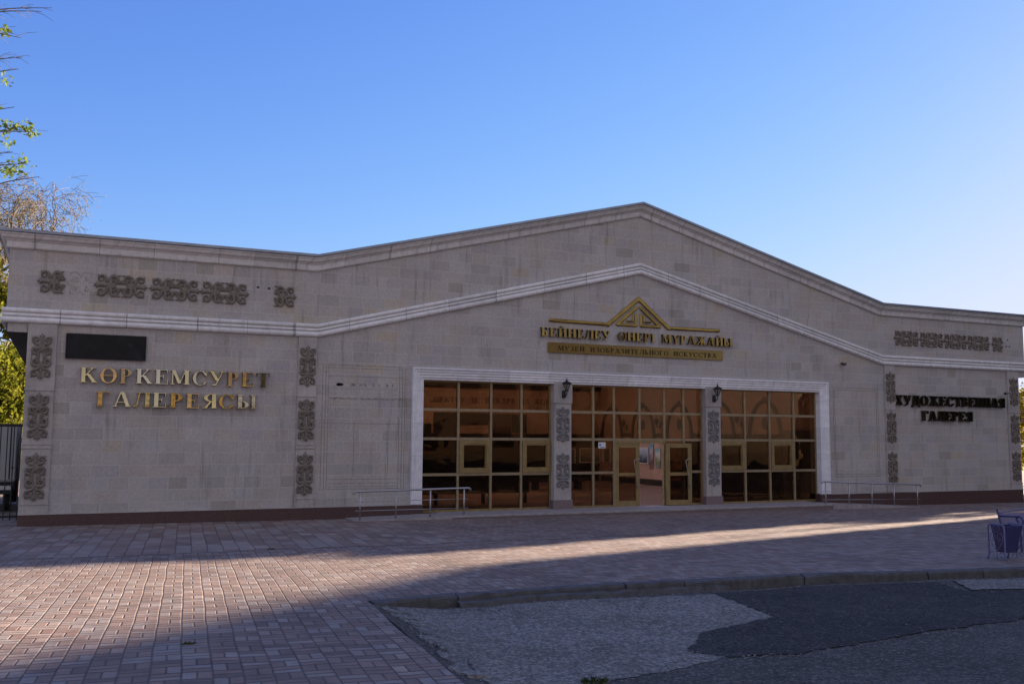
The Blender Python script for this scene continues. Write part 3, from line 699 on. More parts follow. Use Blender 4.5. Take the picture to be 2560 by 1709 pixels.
# hall inside
mb = MB()
mb.box(-7.0, 7.0, 14.4, 14.6, .1, 4.7); mb.box(7.0, 7.2, .31, 14.4, .1, 4.7); mb.box(-7.2, -7.0, .31, 14.4, .1, 4.7)
mb.build('hall_wall', M['hall_wall'], mus)
mb = MB(); mb.box(-7.2, 7.2, .31, 1.4, 4.7, 4.8); mb.box(-7.2, 7.2, 13.8, 14.6, 4.7, 4.8); mb.box(-7.2, -6.2, 1.4, 13.8, 4.7, 4.8); mb.box(6.2, 7.2, 1.4, 13.8, 4.7, 4.8)
mb.box(-6.3, -6.2, 1.4, 13.8, 4.8, 7.2); mb.box(6.2, 6.3, 1.4, 13.8, 4.8, 7.2); mb.box(-6.2, 6.2, 1.3, 1.4, 4.8, 7.2); mb.box(-6.2, 6.2, 13.8, 13.9, 4.8, 7.2)
mb.build('added_rooflight_shaft', M['shaft'], mus)
MB().box(-7.0, 7.0, .26, 14.4, -.1, .125).build('hall_floor', M['floor'], mus)
mb = MB(); mb.box(-7.0, 6.9, 14.36, 14.4, .13, 2.2); mb.box(-6.9, -1.2, 14.37, 14.4, 2.2, 2.6); mb.box(-1.1, -.05, 14.34, 14.4, 2.21, 3.08); mb.box(.05, 1.5, 14.34, 14.4, 2.58, 3.08)
mb.box(2.55, 3.25, 14.34, 14.4, 2.25, 3.05); mb.box(6.96, 7.0, .4, 6.2, .13, 2.24); mb.box(6.975, 7.0, 6.2, 14.3, .13, .36)
mb.box(4.7, 5.4, 14.33, 14.4, 2.21, 3.1)
mb.box(-7.0, 7.0, 14.30, 14.4, 4.15, 4.68)
mb.build('hall_dark_boxes', M['hall_dark'], mus)  # flat dark boxes added for the dark openings and lower wall; skirting too
MB().box(1.55, 2.5, 14.35, 14.4, 2.21, 3.06).build('hall_dim_box', M['hall_dim'], mus)  # flat box in dim brown, no recess is cut
# row of pointed arches on the hall's side wall
mb = MB(); ac = [2.94, 5.5, 8.12, 10.76, 13.3]
for yc in ac:
    pts = [(6.965, yc-.84, 2.02), (6.965, yc-.80, 2.5), (6.965, yc-.62, 2.98), (6.965, yc-.34, 3.28), (6.965, yc, 3.40), (6.965, yc+.34, 3.28), (6.965, yc+.62, 2.98), (6.965, yc+.80, 2.5), (6.965, yc+.84, 2.02)]
    mb.tube(smooth_path(pts, 3), .07, 6); mb.obox((6.965, yc, 3.46), (1, 0, 0), (0, 1, 0), (0, 0, 1), .04, .06, .08)
    mb.box(6.92, 7.0, yc+.78, yc+.98, 2.12, 2.26); mb.box(6.92, 7.0, yc-.98, yc-.78, 2.12, 2.26)
for a, b in zip(ac, ac[1:]): mb.box(6.94, 7.0, a+.98, b-.98, 2.13, 2.26)
mb.box(6.94, 7.0, .4, ac[0]-.98, 2.24, 2.38)
mb.build('arch_trim', M['arch_trim'], mus)

# pilasters with scroll ornaments
def ornament(root, x, z, y, h=1.07, w=.40, inset=False):
    o = link('ornament', orn_mesh_in if inset else orn_mesh, root); o.location = (x, y, z); o.scale = (w/.40, 1, h/1.07)
for x0, x1 in ((-16.05, -15.46), (-10.02, -9.555), (9.555, 10.02), (15.48, 16.06)):
    zz = 4.56
    mb = MB(); mb.box(x0, x1, -.06, .01, .357, .555); mb.box(x0+.006, x1-.006, -.052, .01, .575, 1.79); mb.box(x0+.002, x1-.002, -.058, .01, 1.81, 1.875)
    mb.box(x0+.006, x1-.006, -.052, .01, 1.895, 3.07); mb.box(x0, x1, -.064, .01, 3.085, zz-.002)
    for z in (.555, 1.79, 1.875, 3.07): mb.box(x0-.012, x1+.012, -.075, .01, z, z+(.02 if z < 3 else .015))
    p = mb.build('pilaster', M['pilaster'], mus)
    cx = (x0+x1)/2
    for z, h in ((3.823, 1.07), (2.495, 1.09), (1.165, 1.09)): ornament(p, cx, z, -.055, h, .40 if x1-x0 > .5 else .385)
for s in (-1, 1):
    x0, x1 = sorted((s*2.86, s*2.28))
    mb = MB(); mb.cbox(x0, x1, -.05, .25, 3.045, 3.62, .008); mb.box(x0+.02, x1-.02, -.02, .24, .372, 3.045)
    p = mb.build('pillar', M['pilaster'], mus)
    MB().cbox(x0-.02, x1+.02, -.05, .25, .1, .372, .006).build('pillar_base', M['plinth_grey'], p)
    for z, h in ((2.455, 1.03), (1.17, 1.055)): ornament(p, (x0+x1)/2, z, -.008, h, .39, True)
# friezes of ornaments
for xc in (-14.17, -12.98, -11.84): 
    o = link('frieze_ornament', fr_full, mus); o.location = (xc, 0, 5.53); o.scale = (1.03, 1, 1.0)
o = link('frieze_ornament', fr_half, mus); o.location = (-15.36, 0, 5.53)
o = link('frieze_ornament', fr_halfr, mus); o.location = (-10.66, 0, 5.54)
o = link('ornament_trace', ghost, mus); o.location = (-14.76, 0, 5.53)
for xc in (10.66, 11.84, 12.99, 14.13): 
    o = link('frieze_ornament', fr_full, mus); o.location = (xc, 0, 5.515); o.scale = (1.05, 1, .98)
o = link('frieze_ornament', fr_half, mus); o.location = (15.36, 0, 5.515)
mb = MB()
for x, z in ((-11.05, 5.73), (-10.78, 5.72), (15.66, 5.70), (15.58, 5.46), (15.74, 5.46)): MB().box(x-.03, x+.03, -.004, .0, z-.022, z+.022).build('fixing_hole', M['dark_void'], mus)
# window surround
mb = MB(); sp = [(0, 0), (0, .10), (.015, .118), (.045, .118), (.06, .10), (.075, .085), (.10, .098), (.125, .085), (.14, .07), (.17, .082), (.195, .07), (.21, .055), (.245, .066), (.27, .052), (.285, .04), (.315, .04), (.32, .0), (.32, -.17)]
k = len(sp); L0, R0, T0, B0 = -7.025, 7.065, 3.905, .36
for s, d in sp: mb.v += [(L0+s, -d, B0), (L0+s, -d, T0-s), (R0-s, -d, T0-s), (R0-s, -d, B0)]
for j in range(k-1):
    for i in range(3): mb.f.append((j*4+i, j*4+i+1, (j+1)*4+i+1, (j+1)*4+i))
mb.build('window_surround', M['white_surround'], mus)
MB().box(-7.0, -6.69, -.045, .2, .13, .338).build('plinth', M['plinth'], mus) if False else None
# faint outlines left on the wall by removed display frames
mb = MB(); mbf = MB()
def line(b, x0, z0, x1, z1, w=.012):
    if abs(x1-x0) > abs(z1-z0): b.prism([(x0, min(z0, z1)-w/2), (x1, z1-w/2), (x1, z1+w/2), (x0, z0+w/2)], -.003, 0)
    else: b.prism([(x0-w/2, z0), (x0+w/2, z0), (x1+w/2, z1), (x1-w/2, z1)], -.003, 0)
rnd = random.Random(12)
for dz in (0, .07): line(mb, -9.25, 3.82+dz, -7.28, 3.82+dz)
line(mb, -9.25, 3.61, -7.27, 3.61); line(mb, -9.2, 3.30, -7.4, 3.30, .008)
for _ in range(14): x = rnd.uniform(-9.15, -7.4); line(mb, x, 3.40, x+rnd.uniform(.03, .1), 3.40, rnd.uniform(.05, .09))
for q in frange(-9.2, -7.3, .09): line(mb, q, 3.05+rnd.uniform(-.02, .03), q+.085, 3.05+rnd.uniform(-.01, .01), rnd.uniform(.01, .05))
for dx in (0, .08, .15): line(mbf, -9.38+dx, .75, -9.38+dx, 3.9, .011); line(mbf, -7.36+dx, .75, -7.36+dx, 3.9, .011)
for z in (.78, .84, .92, 1.02): line(mbf, -9.2, z, -7.35, z, .010)
for x in (-8.55, -7.65): line(mbf, x, 1.1, x, 2.45, .010)
line(mbf, -9.3, 2.42, -7.3, 2.42, .010)
mb.build('stain_line', M['trace'], mus)
mbf.build('faint_outline', M['trace_faint'], mus); mbf = MB()
for x0, x1, z0, z1 in ((7.34, 9.27, .885, 3.76), (7.40, 9.20, .96, 3.68)):
    line(mbf, x0, z0, x1, z0, .014); line(mbf, x0, z1, x1, z1, .014); line(mbf, x0, z0, x0, z1, .014); line(mbf, x1, z0, x1, z1, .014)
mbf.build('faint_outline', M['trace_faint'], mus)

# glazing: three bays between the pillars
GY = .20
RZ = [.145, 1.10, 2.045, 2.815, 3.6]
def bay(xs, skip_low=(), casements=(), rows=RZ):
    fr = MB(); w = .036
    x0, x1 = xs[0], xs[-1]
    for z in rows[1:-1]:
        if not skip_low or z > 1.5: fr.box(x0, x1, GY-.035, GY+.04, z-w, z+w)
        else:
            fr.box(x0, skip_low[0], GY-.035, GY+.04, z-w, z+w); fr.box(skip_low[1], x1, GY-.035, GY+.04, z-w, z+w)
    for i, x in enumerate(xs[1:-1]):
        lo = rows[0]
        if skip_low and skip_low[0]+.01 < x < skip_low[1]-.01: lo = rows[2]+w
        prev = lo
        for z in [z for z in rows[1:] if z > lo+.05]:
            top = z-w if z < rows[-1] else rows[-1]
            skip = skip_low and z < 1.5 and (abs(x-skip_low[0]) < .01 or abs(x-skip_low[1]) < .01)
            fr.box(x-.032, x+.032, GY-.045, GY+.04, prev, z+w if False else top); prev = z+w
    fr.box(x0-.001, x0+.05, GY-.04, GY+.05, rows[0]-.02, rows[-1]); fr.box(x1-.05, x1+.001, GY-.04, GY+.05, rows[0]-.02, rows[-1])
    o = fr.build('window', M['bronze_frame_light'], mus)
    bot = MB(); segs = [(x0, x1)] if not skip_low else [(x0, skip_low[0]), (skip_low[1], x1)]
    for a, b in segs: MB().box(a, b, GY-.03, GY+.05, rows[0]-.04, rows[0]+.035).build('sill_frame', M['bronze_frame'], o)
    MB().box(x0, x1, GY-.03, GY+.05, rows[-1]-.05, rows[-1]).build('head_frame', M['bronze_frame'], o)
    for i in range(len(xs)-1):
        for j in range(len(rows)-1):
            a, b = xs[i], xs[i+1]
            if skip_low and a > skip_low[0]-.01 and b < skip_low[1]+.01 and j < 2: continue
            MB().box(a, b, GY, GY+.008, rows[j], rows[j+1]).build('pane', M['glass'], o)
    for i in casements:
        a, b, z0, z1 = xs[i]+.034, xs[i+1]-.034, rows[1]+.038, rows[2]-.038; c = MB(); q = .105
        c.box(a, a+q, GY-.075, GY-.002, z0, z1); c.box(b-q, b, GY-.075, GY-.002, z0, z1); c.box(a+q, b-q, GY-.074, GY-.002, z0, z0+q); c.box(a+q, b-q, GY-.074, GY-.002, z1-q, z1)
        c.box(a+q, a+q+.03, GY-.045, GY-.003, z0+q, z1-q); c.box(b-q-.03, b-q, GY-.045, GY-.003, z0+q, z1-q); c.box(a+q, b-q, GY-.044, GY-.003, z0+q, z0+q+.03); c.box(a+q, b-q, GY-.044, GY-.003, z1-q-.03, z1-q)
        c.build('casement', M['bronze_frame'], o)
    return o
bay([-6.71, -5.641, -4.684, -3.768, -2.84], (), (1, 3))
bay([-2.30, -1.49, -.80, .066, .927, 1.614, 2.30], (-.80, .927))
bay([2.84, 3.90, 4.86, 5.826, 6.75], (), (0, 2))
# doors: left leaf closed, right leaf swung wide open against the next pane
def door_leaf(w, h, hx):
    root = bpy.data.objects.new('door', None); C.objects.link(root); root.parent = mus
    f = MB(); q = .125
    f.box(0, q, -.03, .03, 0, h); f.box(w-q, w, -.03, .03, 0, h); f.box(q, w-q, -.029, .029, 0, .15); f.box(q, w-q, -.029, .029, h-q, h); f.box(q, w-q, -.028, .028, .86, .95)
    f.build('door_frame', M['bronze_frame'], root)
    MB().box(q, w-q, -.004, .004, .15, h-q).build('pane', M['glass'], root)
    hd = MB(); hd.tube(smooth_path([(hx, -.03, 1.34), (hx-.005, -.09, 1.35), (hx-.14, -.10, 1.32), (hx-.17, -.10, 1.25), (hx-.11, -.10, .95), (hx-.03, -.09, .56), (hx-.02, -.03, .50)], 4), .014, 8)
    hd.build('handle', M['steel'], root, True); return root
DH = 1.80
d1 = door_leaf(.83, DH, .78); d1.location = (-.765, GY, .14)
d2 = door_leaf(.83, DH, .78); d2.location = (.925, GY-.10, .14); d2.rotation_euler = (0, 0, R(-9))
mb = MB(); mb.box(-.80, -.765, GY-.04, GY+.04, .125, 2.009); mb.box(.925, .945, GY-.04, GY+.04, .125, 2.009); mb.box(-.765, .925, GY-.06, GY+.04, 1.945, 2.009)
mb.box(.70, 1.05, GY-.12, GY-.09, 1.90, 1.92)
mb.build('door_surround', M['bronze_frame'], mus)
# stoop and ramps
mb = MB(); mb.cbox(-6.25, 6.25, -1.05, .26, .062, .125, .012); mb.build('stoop_slab', M['stoop'], mus)
MB().box(-6.23, 6.23, -1.03, .2, -.3, .062).build('stoop', M['stoop_side'], mus)
for s, xe, ze in ((-1, -8.75, .062), (1, 10.0, -.075)):
    x0 = s*6.25
    mb = MB(); v8 = [(x0, -1.05, -.3), (xe, -1.05, -.3), (xe, -.055, -.3), (x0, -.055, -.3), (x0, -1.05, .121), (xe, -1.05, ze+.008), (xe, -.055, ze+.008), (x0, -.055, .121)]
    mb.add(v8, [(0,3,2,1),(4,5,6,7),(0,1,5,4),(1,2,6,5),(2,3,7,6),(3,0,4,7)] if s > 0 else [(0,1,2,3),(7,6,5,4),(4,5,1,0),(5,6,2,1),(6,7,3,2),(7,4,0,3)])
    mb.build('ramp', M['stoop'], mus)

# ------------------------------------------------------------------ signs on the wall
s1 = thing('wall_lettering', 'polished gold raised letters in two rows on the left wing under the black panel', 'lettering', (-12.8, 0, 3.2))
def shift(root):
    bpy.context.view_layer.update()
    for ch in root.children: ch.location -= root.location
lay_text(s1, 'КӨРКЕМСУРЕТ', -14.96, -10.70, 3.275, .345, -.03, .085, 'gold', tilt=5.0)
lay_text(s1, 'ГАЛЕРЕЯСЫ', -14.60, -11.02, 2.735, .345, -.03, .085, 'gold', tilt=3.0); shift(s1)
s2 = thing('wall_lettering', 'gold raised letters in two rows on the right wing, dark reflection put into their colour', 'lettering', (12.6, 0, 3.2))
lay_text(s2, 'ХУДОЖЕСТВЕННАЯ', 9.97, 15.26, 3.235, .345, -.03, .10, 'gold_dark')
lay_text(s2, 'ГАЛЕРЕЯ', 11.18, 13.60, 2.725, .345, -.03, .10, 'gold_dark'); shift(s2)
s3 = thing('wall_lettering', 'tarnished gold raised letters in one row above the brass bar under the gable', 'lettering', (0, 0, 5.0))
lay_text(s3, 'БЕЙНЕЛЕУ ӨНЕРІ МҰРАЖАЙЫ', -3.30, 3.27, 4.90, .25, -.03, .08, 'gold_dull', space=.75, tilt=5.0); shift(s3)
bar = MB().cbox(-3.05, 2.945, -.045, -.0, 4.462, 4.748, .006).build('sign_bar', M['bar_bronze'])
tag(bar, 'long brass bar with dark engraved lettering under the gold row', 'sign')
lay_text(bar, 'МУЗЕЙ ИЗОБРАЗИТЕЛЬНОГО ИСКУССТВА', -2.75, 2.70, 4.525, .14, -.045, .006, 'gold_dark', space=.9, tilt=0)
# emblem: nested gold roof lines
em = thing('gold_emblem', 'gold emblem of nested triangles and a ridge line above the lettering', 'emblem', (-.06, 0, 5.6))
def em_out(X, Z):
    w = .048
    return np.minimum(d_path(X, Z, [(-2.97, 5.372), (-1.10, 5.352)], w, w), np.minimum(d_path(X, Z, [(-1.10, 5.352), (-.06, 6.16)], w*1.3, w*1.3), np.minimum(d_path(X, Z, [(-.06, 6.16), (.98, 5.352)], w*1.3, w*1.3), d_path(X, Z, [(.98, 5.352), (2.81, 5.372)], w, w))))
def em_in(X, Z):
    x = np.abs(X+.06); z = Z; w = .052
    d = d_path(x, z, [(.06, 5.905), (.72, 5.385)], w, w)
    d = np.minimum(d, d_path(x, z, [(.74, 5.372), (.085, 5.372)], w*.8, w*.8)); d = np.minimum(d, d_path(x, z, [(.085, 5.372), (.085, 5.70)], w*.75, w*.75))
    d = np.minimum(d, d_path(x, z, [(.19, 5.66), (.19, 5.49), (.40, 5.485)], .028, .028))
    d = np.minimum(d, d_box(x, z, 0.0, .075, 5.86, 6.02-.0)) if False else d
    return np.maximum(d, .03-x)
a = raster(em_out, -3.1, 2.95, 5.25, 6.3, .018, .05, .02).build('ridge_line', M['gold_dull'], em)
for sg in (-1, 1): raster(lambda X, Z: np.maximum(em_in(X, Z), -sg*(X+.06)), -1.05, .95, 5.28, 6.05, .014, .05, .02).build('triangle', M['gold_dull'], em)
shift(em)
pq = MB().cbox(-15.255, -13.59, -.045, 0, 3.825, 4.365, .006).build('wall_panel', M['plaque'])
pf = MB(); pf.box(-15.275, -13.57, -.06, -.046, 4.365, 4.385); pf.box(-15.275, -13.57, -.06, -.046, 3.805, 3.825); pf.box(-15.275, -15.255, -.06, 0, 3.825, 4.365); pf.box(-13.59, -13.57, -.06, 0, 3.825, 4.365); pf.build('frame', M['black_metal'], pq)
tag(pq, 'blank glossy black panel on the left wing above the gold letters', 'panel')

# ------------------------------------------------------------------ wall lanterns
def lantern(loc, label):
    o = thing('wall_lantern', label, 'lantern', loc, 'lanterns on the entrance pillars')
    MB().lathe([(.045, -.30), (.055, -.28), (.055, -.12), (.03, -.09)], (0, -.03, 0), 12).build('back_plate', M['black_metal'], o, True)
    MB().tube(smooth_path([(0, -.02, -.20), (0, -.12, -.25), (0, -.20, -.20), (0, -.20, -.10)], 4), .014, 8).build('arm', M['black_metal'], o, True)
    mb = MB(); cy = -.20
    mb.lathe([(.05, -.12), (.055, -.10), (.03, -.08)], (0, cy, 0), 12)
    for q in range(6):
        a = math.pi*2*q/6; ca, sa = math.cos(a), math.sin(a)
        mb.tube([(.042*ca, cy+.042*sa, -.09), (.085*ca, cy+.085*sa, 0), (.115*ca, cy+.115*sa, .075)], .0075, 5)
    mb.lathe([(.122, .07), (.13, .08), (.13, .095), (.118, .10)], (0, cy, 0), 16)
    mb.build('cage', M['black_metal'], o)
    MB().lathe([(.13, .096), (.10, .125), (.05, .15), (.028, .17), (.024, .19), (.012, .21), (.009, .24), (.002, .27)], (0, cy, 0), 16).build('cap', M['black_metal'], o, True)
    t_ = M.get('lamp_glass')
    if t_ is None:
        q = NT('lantern_glass'); a_ = q.n("ShaderNodeBsdfTransparent"); a_.inputs[0].default_value = (.75, .72, .66, 1); b_ = q.n("ShaderNodeBsdfGlossy"); b_.inputs[1].default_value = .05
        m_ = q.n("ShaderNodeMixShader"); m_.inputs[0].default_value = .08; q.t.links.new(a_.outputs[0], m_.inputs[1]); q.t.links.new(b_.outputs[0], m_.inputs[2]); q.t.links.new(m_.outputs[0], q.out.inputs[0]); M['lamp_glass'] = q.m
    MB().lathe([(.038, -.085), (.078, 0), (.106, .072)], (0, cy, 0), 12).build('glass', M['lamp_glass'], o)
    return o
lan = lantern((-2.57, -.05, 3.50), 'black iron lantern on the pillar left of the open door')
l2 = copy_tree(lan); l2.location = (2.57, -.05, 3.49); l2['label'] = 'black iron lantern on the pillar right of the open door'

# ------------------------------------------------------------------ handrails beside the ramps
def handrail(posts, z_fn, label, top_over):
    cx = posts[0]; o = thing('handrail', label, 'handrail', (posts[0], -.92, gz(posts[0], -.92)), 'steel handrails at the entrance ramps')
    y = -.92; zt_ = z_fn
    tp = [(posts[0]-top_over, y, zt_(posts[0])-.05), (posts[0]-top_over, y, zt_(posts[0])-.015), (posts[0]-top_over+.05, y, zt_(posts[0])+.012)]
    tp += [(posts[-1]+top_over-.05, y, zt_(posts[-1])+.012), (posts[-1]+top_over, y, zt_(posts[-1])-.015), (posts[-1]+top_over, y, zt_(posts[-1])-.05)]
    MB().tube(tp, .026, 10).build('top_rail', M['steel'], o, True)
    for x in posts:
        p = MB(); p.tube([(x, y, gz(x, y)-.02), (x, y, zt_(x))], .021, 10); p.lathe([(.055, 0), (.055, .012), (.025, .02)], (x, y, gz(x, y)), 12); p.build('post', M['steel'], o, True)
    for f in (.35, .66):
        hgt = lambda x: gz(x, y)+(zt_(x)-gz(x, y))*f
        MB().tube([(posts[0]-.12, y-.0, hgt(posts[0])), (posts[-1]+.12, y, hgt(posts[-1]))], .009, 6).build('mid_rail', M['steel'], o, True)
    shift(o); return o
handrail([-8.61, -7.70, -6.80, -5.89], lambda x: .752+(x+8.61)*.0145, 'steel handrail with four posts beside the ramp at the left jamb', .17)
handrail([6.08, 7.02, 7.97, 8.91, 9.93], lambda x: .785-(x-6.08)*.040, 'steel handrail with five posts beside the ramp at the right jamb', .15)

# ------------------------------------------------------------------ small fittings on the wall
o = thing('wall_camera', 'small dark camera on the wall above the right faint panel', 'camera', (7.72, 0, 4.54))
MB().lathe([(.04, -.02), (.045, .0), (.045, .03), (.02, .04)], (0, -.05, 0), 10).build('mount', M['black_metal'], o, True)
MB().cbox(-.045, .045, -.20, -.06, -.06, .02, .01).build('body', M['kerb'], o)
o = thing('wall_bracket', 'small dark bracket arm on the right wing beside the outer pilaster', 'bracket', (15.48, 0, 3.75))
MB().tube([(.0, -.02, 0), (-.05, -.16, .01), (-.28, -.18, -.01)], .014, 6).build('arm', M['black_metal'], o); MB().lathe([(.04, -.05), (.05, -.02), (.04, .03)], (-.29, -.18, 0), 10).build('lamp_head', M['black_metal'], o, True)

# ------------------------------------------------------------------ things in the hall
def picture(name, label, pos, axis, w, h, cols, cat='painting', frame=(.72, .62, .55), fw=.03, group=None):
    # axis 'x': hangs on the side wall facing -X ; axis 'y': on the back wall facing -Y
    o = thing(name, label, cat, pos, group)
    def bx(mb, a0, a1, d0, d1, z0, z1): return mb.box(a0, a1, -d1, -d0, z0, z1) if axis == 'y' else mb.box(-d1, -d0, a0, a1, z0, z1)
    f = MB(); bx(f, -w/2, -w/2+fw, 0, .035, -h/2, h/2); bx(f, w/2-fw, w/2, 0, .035, -h/2, h/2); bx(f, -w/2+fw, w/2-fw, 0, .034, -h/2, -h/2+fw); bx(f, -w/2+fw, w/2-fw, 0, .034, h/2-fw, h/2)
    if fw > .011: f.build('frame', simple('picture_frame', frame, .6, 0, .1), o)
    t = NT('canvas'); v = t.coord(); s = t.sep(v); hgt = t.math('DIVIDE', t.math('ADD', s[2], h/2), h)
    hz = t.math('MULTIPLY_ADD', t.math('SUBTRACT', t.noise(v, 2.2/h, 4), .5), .7, hgt)
    m = t.pbr(t.ramp(hz, [(i/(len(cols)-1), c) for i, c in enumerate(cols)]), .5)
    b = MB(); bx(b, -w/2+fw, w/2-fw, .002, .018, -h/2+fw, h/2-fw); b.build('canvas', m, o); return o
SKYB = [(.03, .03, .04), (.10, .12, .16), (.35, .40, .50), (.50, .55, .66)]
picture('painting', 'pale framed picture of a blue sky and dark hill seen through the open door', (6.97, 10.74, 1.33), 'x', .80, .68, SKYB)
picture('painting', 'framed picture of an orange robed figure shape right of the open door leaf', (6.97, 7.42, 1.36), 'x', .62, .68, [(.03, .015, .01), (.45, .12, .04), (.30, .07, .02), (.05, .02, .02)], frame=(.6, .45, .3))
picture('painting', 'framed dark landscape behind the pane left of the paper notice', (6.42, 14.33, 1.26), 'y', 1.06, .66, [(.02, .02, .02), (.07, .06, .05), (.30, .22, .16), (.36, .28, .20)])
picture('painting', 'framed dark picture on the side wall right of the paper notice', (6.97, 13.72, 1.28), 'x', .60, .62, [(.02, .02, .02), (.05, .045, .04), (.08, .07, .06)])
picture('painting', 'narrow framed picture half hidden by the left entrance pillar', (5.50, 14.33, 1.24), 'y', .34, .66, [(.03, .03, .03), (.08, .07, .06), (.1, .08, .07)])
picture('poster', 'tall unframed poster with blue top just right of the framed sky picture', (6.97, 10.12, 1.30), 'x', .30, 1.05, [(.30, .16, .17), (.08, .06, .08), (.45, .42, .46), (.05, .28, .42)], 'poster', fw=.004)
picture('poster', 'tall poster of teal clouds above a green lawn beside the open door leaf', (6.97, 9.62, 1.24), 'x', .34, .80, [(.22, .25, .32), (.16, .18, .06), (.55, .58, .52), (.08, .32, .40)], 'poster', fw=.004)
def screen(x0, x1, y, z0, z1, label):  # added dark screens, put in to make the lower panes black
    o = thing('blackout_screen', label, 'screen', ((x0+x1)/2, y, .125), 'added dark screens inside the hall'); w = (x1-x0)/2
    MB().cbox(-w, w, -.03, .03, z0, z1, .004).build('panel', M['hall_dark'], o)
    for x in (-w+.12, -w/3, w/3, w-.12): MB().box(x-.05, x+.05, -.025, .025, 0, z0).build('leg', M['hall_dark'], o)
screen(2.75, 6.85, 1.9, .06, 1.96, 'added dark screen that blacks out the lower right glazing')
screen(-6.85, -2.35, 2.6, .30, 1.98, 'added dark screen on legs that blacks out the lower left glazing')
tx = thing('hall_lettering', 'brown slogan lettering high on the hall back wall behind the left glazing', 'lettering', (1.5, 14.38, 3.6))
M['brown_letter'] = simple('brown_letter_paint', (.17, .085, .055), .7)
lay_text(tx, 'ШЕКТЕУ ДЕ, ШЕКАРА ДА ЖОҚ', -1.12, 4.45, 3.52, .215, 14.398, .012, 'brown_letter', space=.8, tilt=0); shift(tx)
b = thing('hall_bench', 'long dark low bench inside behind the left glazing', 'bench', (-.6, 8.5, .125))
MB().cbox(-5.2, 3.4, -.22, .22, .30, .42, .01).build('seat', M['hall_dark'], b)
for x in (-5.0, -3.4, -1.8, -.2, 1.4, 3.2): MB().box(x-.06, x+.06, -.2, .2, 0, .30).build('leg', M['hall_dark'], b)
def hall_lantern(y, z, label):
    o = thing('hall_lantern', label, 'lantern', (6.99, y, z), 'lanterns between the hall arches'); d = M['arch_trim']
    MB().box(-.03, 0, -.05, .05, -.22, .0).build('back_plate', d, o); MB().tube([(-.02, 0, -.15), (-.15, 0, -.18), (-.2, 0, -.08)], .015, 6).build('arm', d, o)
    MB().lathe([(.04, -.08), (.10, .10), (.12, .11), (.03, .19), (.01, .27)], (-.2, 0, 0), 10).build('cage', d, o, True)
for y, z, lb in ((12.05, 2.62, 'hall lantern behind the glass, between the two smallest arches'), (9.45, 2.68, 'hall lantern behind the glass above the open doorway'), (4.25, 2.70, 'hall lantern behind the right glazing, left of the largest arch')): hall_lantern(y, z, lb)
def medallion(y, label):
    o = MB().lathe([(.0, 0), (.13, .0), (.13, .02), (.10, .035), (.0, .04)], (0, 0, 0), 20).build('wall_medallion', M['arch_trim']); o.rotation_euler = (0, R(-90), 0); o.scale = (1.7, 1.25, 1); o.location = (6.998, y, 2.62)
    tag(o, label, 'plaque', 'oval plaques inside the hall arches')
for y, lb in ((10.78, 'oval plaque inside the second smallest arch'), (8.12, 'oval plaque inside the arch right of the open doorway'), (2.95, 'oval plaque inside the largest arch behind the right glazing'), (5.55, 'oval plaque in the arch cut by the right entrance pillar')): medallion(y, lb)
nt = thing('paper_notice', 'small white paper notice with a blue arrow taped inside the glass', 'notice', (-1.19, .19, 1.88))
MB().box(-.12, .12, -.004, .0, -.085, .085).build('sheet', simple('white_paper', (.72, .74, .78), .7), nt)
bl = simple('blue_ink', (.03, .06, .22), .6)
MB().prism([(-.085, -.03), (-.02, .01), (-.085, .05)], -.0065, -.0045).build('arrow', bl, nt); MB().box(-.06, .08, -.0065, -.0045, -.062, -.045).build('print_line', bl, nt)

# ------------------------------------------------------------------ litter bin and bench at the right edge
M['lilac'] = simple('lilac_paint', (.15, .135, .25), .45, 0, .18, 12); M['purple'] = simple('purple_blue_paint', (.040, .040, .135), .4, 0, .15, 8); M['mauve'] = simple('mauve_panel', (.09, .055, .10), .5, 0, .15, 8)
def spiral(cx, cz, r0, r1, a0, a1, n=14): return [(cx+(r0+(r1-r0)*i/n)*math.cos(R(a0+(a1-a0)*i/n)), cz+(r0+(r1-r0)*i/n)*math.sin(R(a0+(a1-a0)*i/n))) for i in range(n+1)]
bn = thing('litter_bin', 'purple litter bin hung between two lilac scrollwork frames on the pavement', 'bin', (-1.38, -12.82, gz(-1.38, -12.82)))
bn.rotation_euler = (0, 0, R(-8))
def bin_frame(x):
    m = MB(); w = .17; P = lambda l: [(x, q, z) for q, z in l]
    m.tube(P([(w+.03, 0), (w+.005, .05), (w, .13), (w, .50), (w-.015, .55), (w-.06, .57), (-w+.06, .57), (-w+.015, .55), (-w, .50), (-w, .13), (-w-.005, .05), (-w-.03, 0)]), .014, 6)
    s = MB()
    for sg in (-1, 1):
        s.tube(P([(sg*q, z) for q, z in [(0, .02), (0, .14), (.06, .21), (.12, .30), (.13, .38), (.085, .44), (.03, .40), (.02, .34), (.06, .30), (.085, .34), (.06, .36)]]), .0075, 5)
        s.tube(P([(sg*q, z) for q, z in [(.005, .44), (.06, .47), (.07, .53), (.02, .55)]]), .006, 5)
        s.tube(P([(sg*q, z) for q, z in [(.15, .10), (.09, .13), (.05, .09), (.08, .05), (.11, .07)]]), .0065, 5)
    return m, s
for x in (0, .40):
    m, s = bin_frame(x); f = m.build('side_frame', M['lilac'], bn, True); s.build('scrollwork', M['lilac'], f)
mb = MB(); zb, zt_b = .12, .55
vs_ = [(.09, -.10, zb), (.31, -.10, zb), (.31, .10, zb), (.09, .10, zb), (.035, -.15, zt_b), (.365, -.15, zt_b), (.365, .15, zt_b), (.035, .15, zt_b), (.05, -.135, zt_b), (.35, -.135, zt_b), (.35, .135, zt_b), (.05, .135, zt_b), (.10, -.09, zb+.01), (.30, -.09, zb+.01), (.30, .09, zb+.01), (.10, .09, zb+.01)]
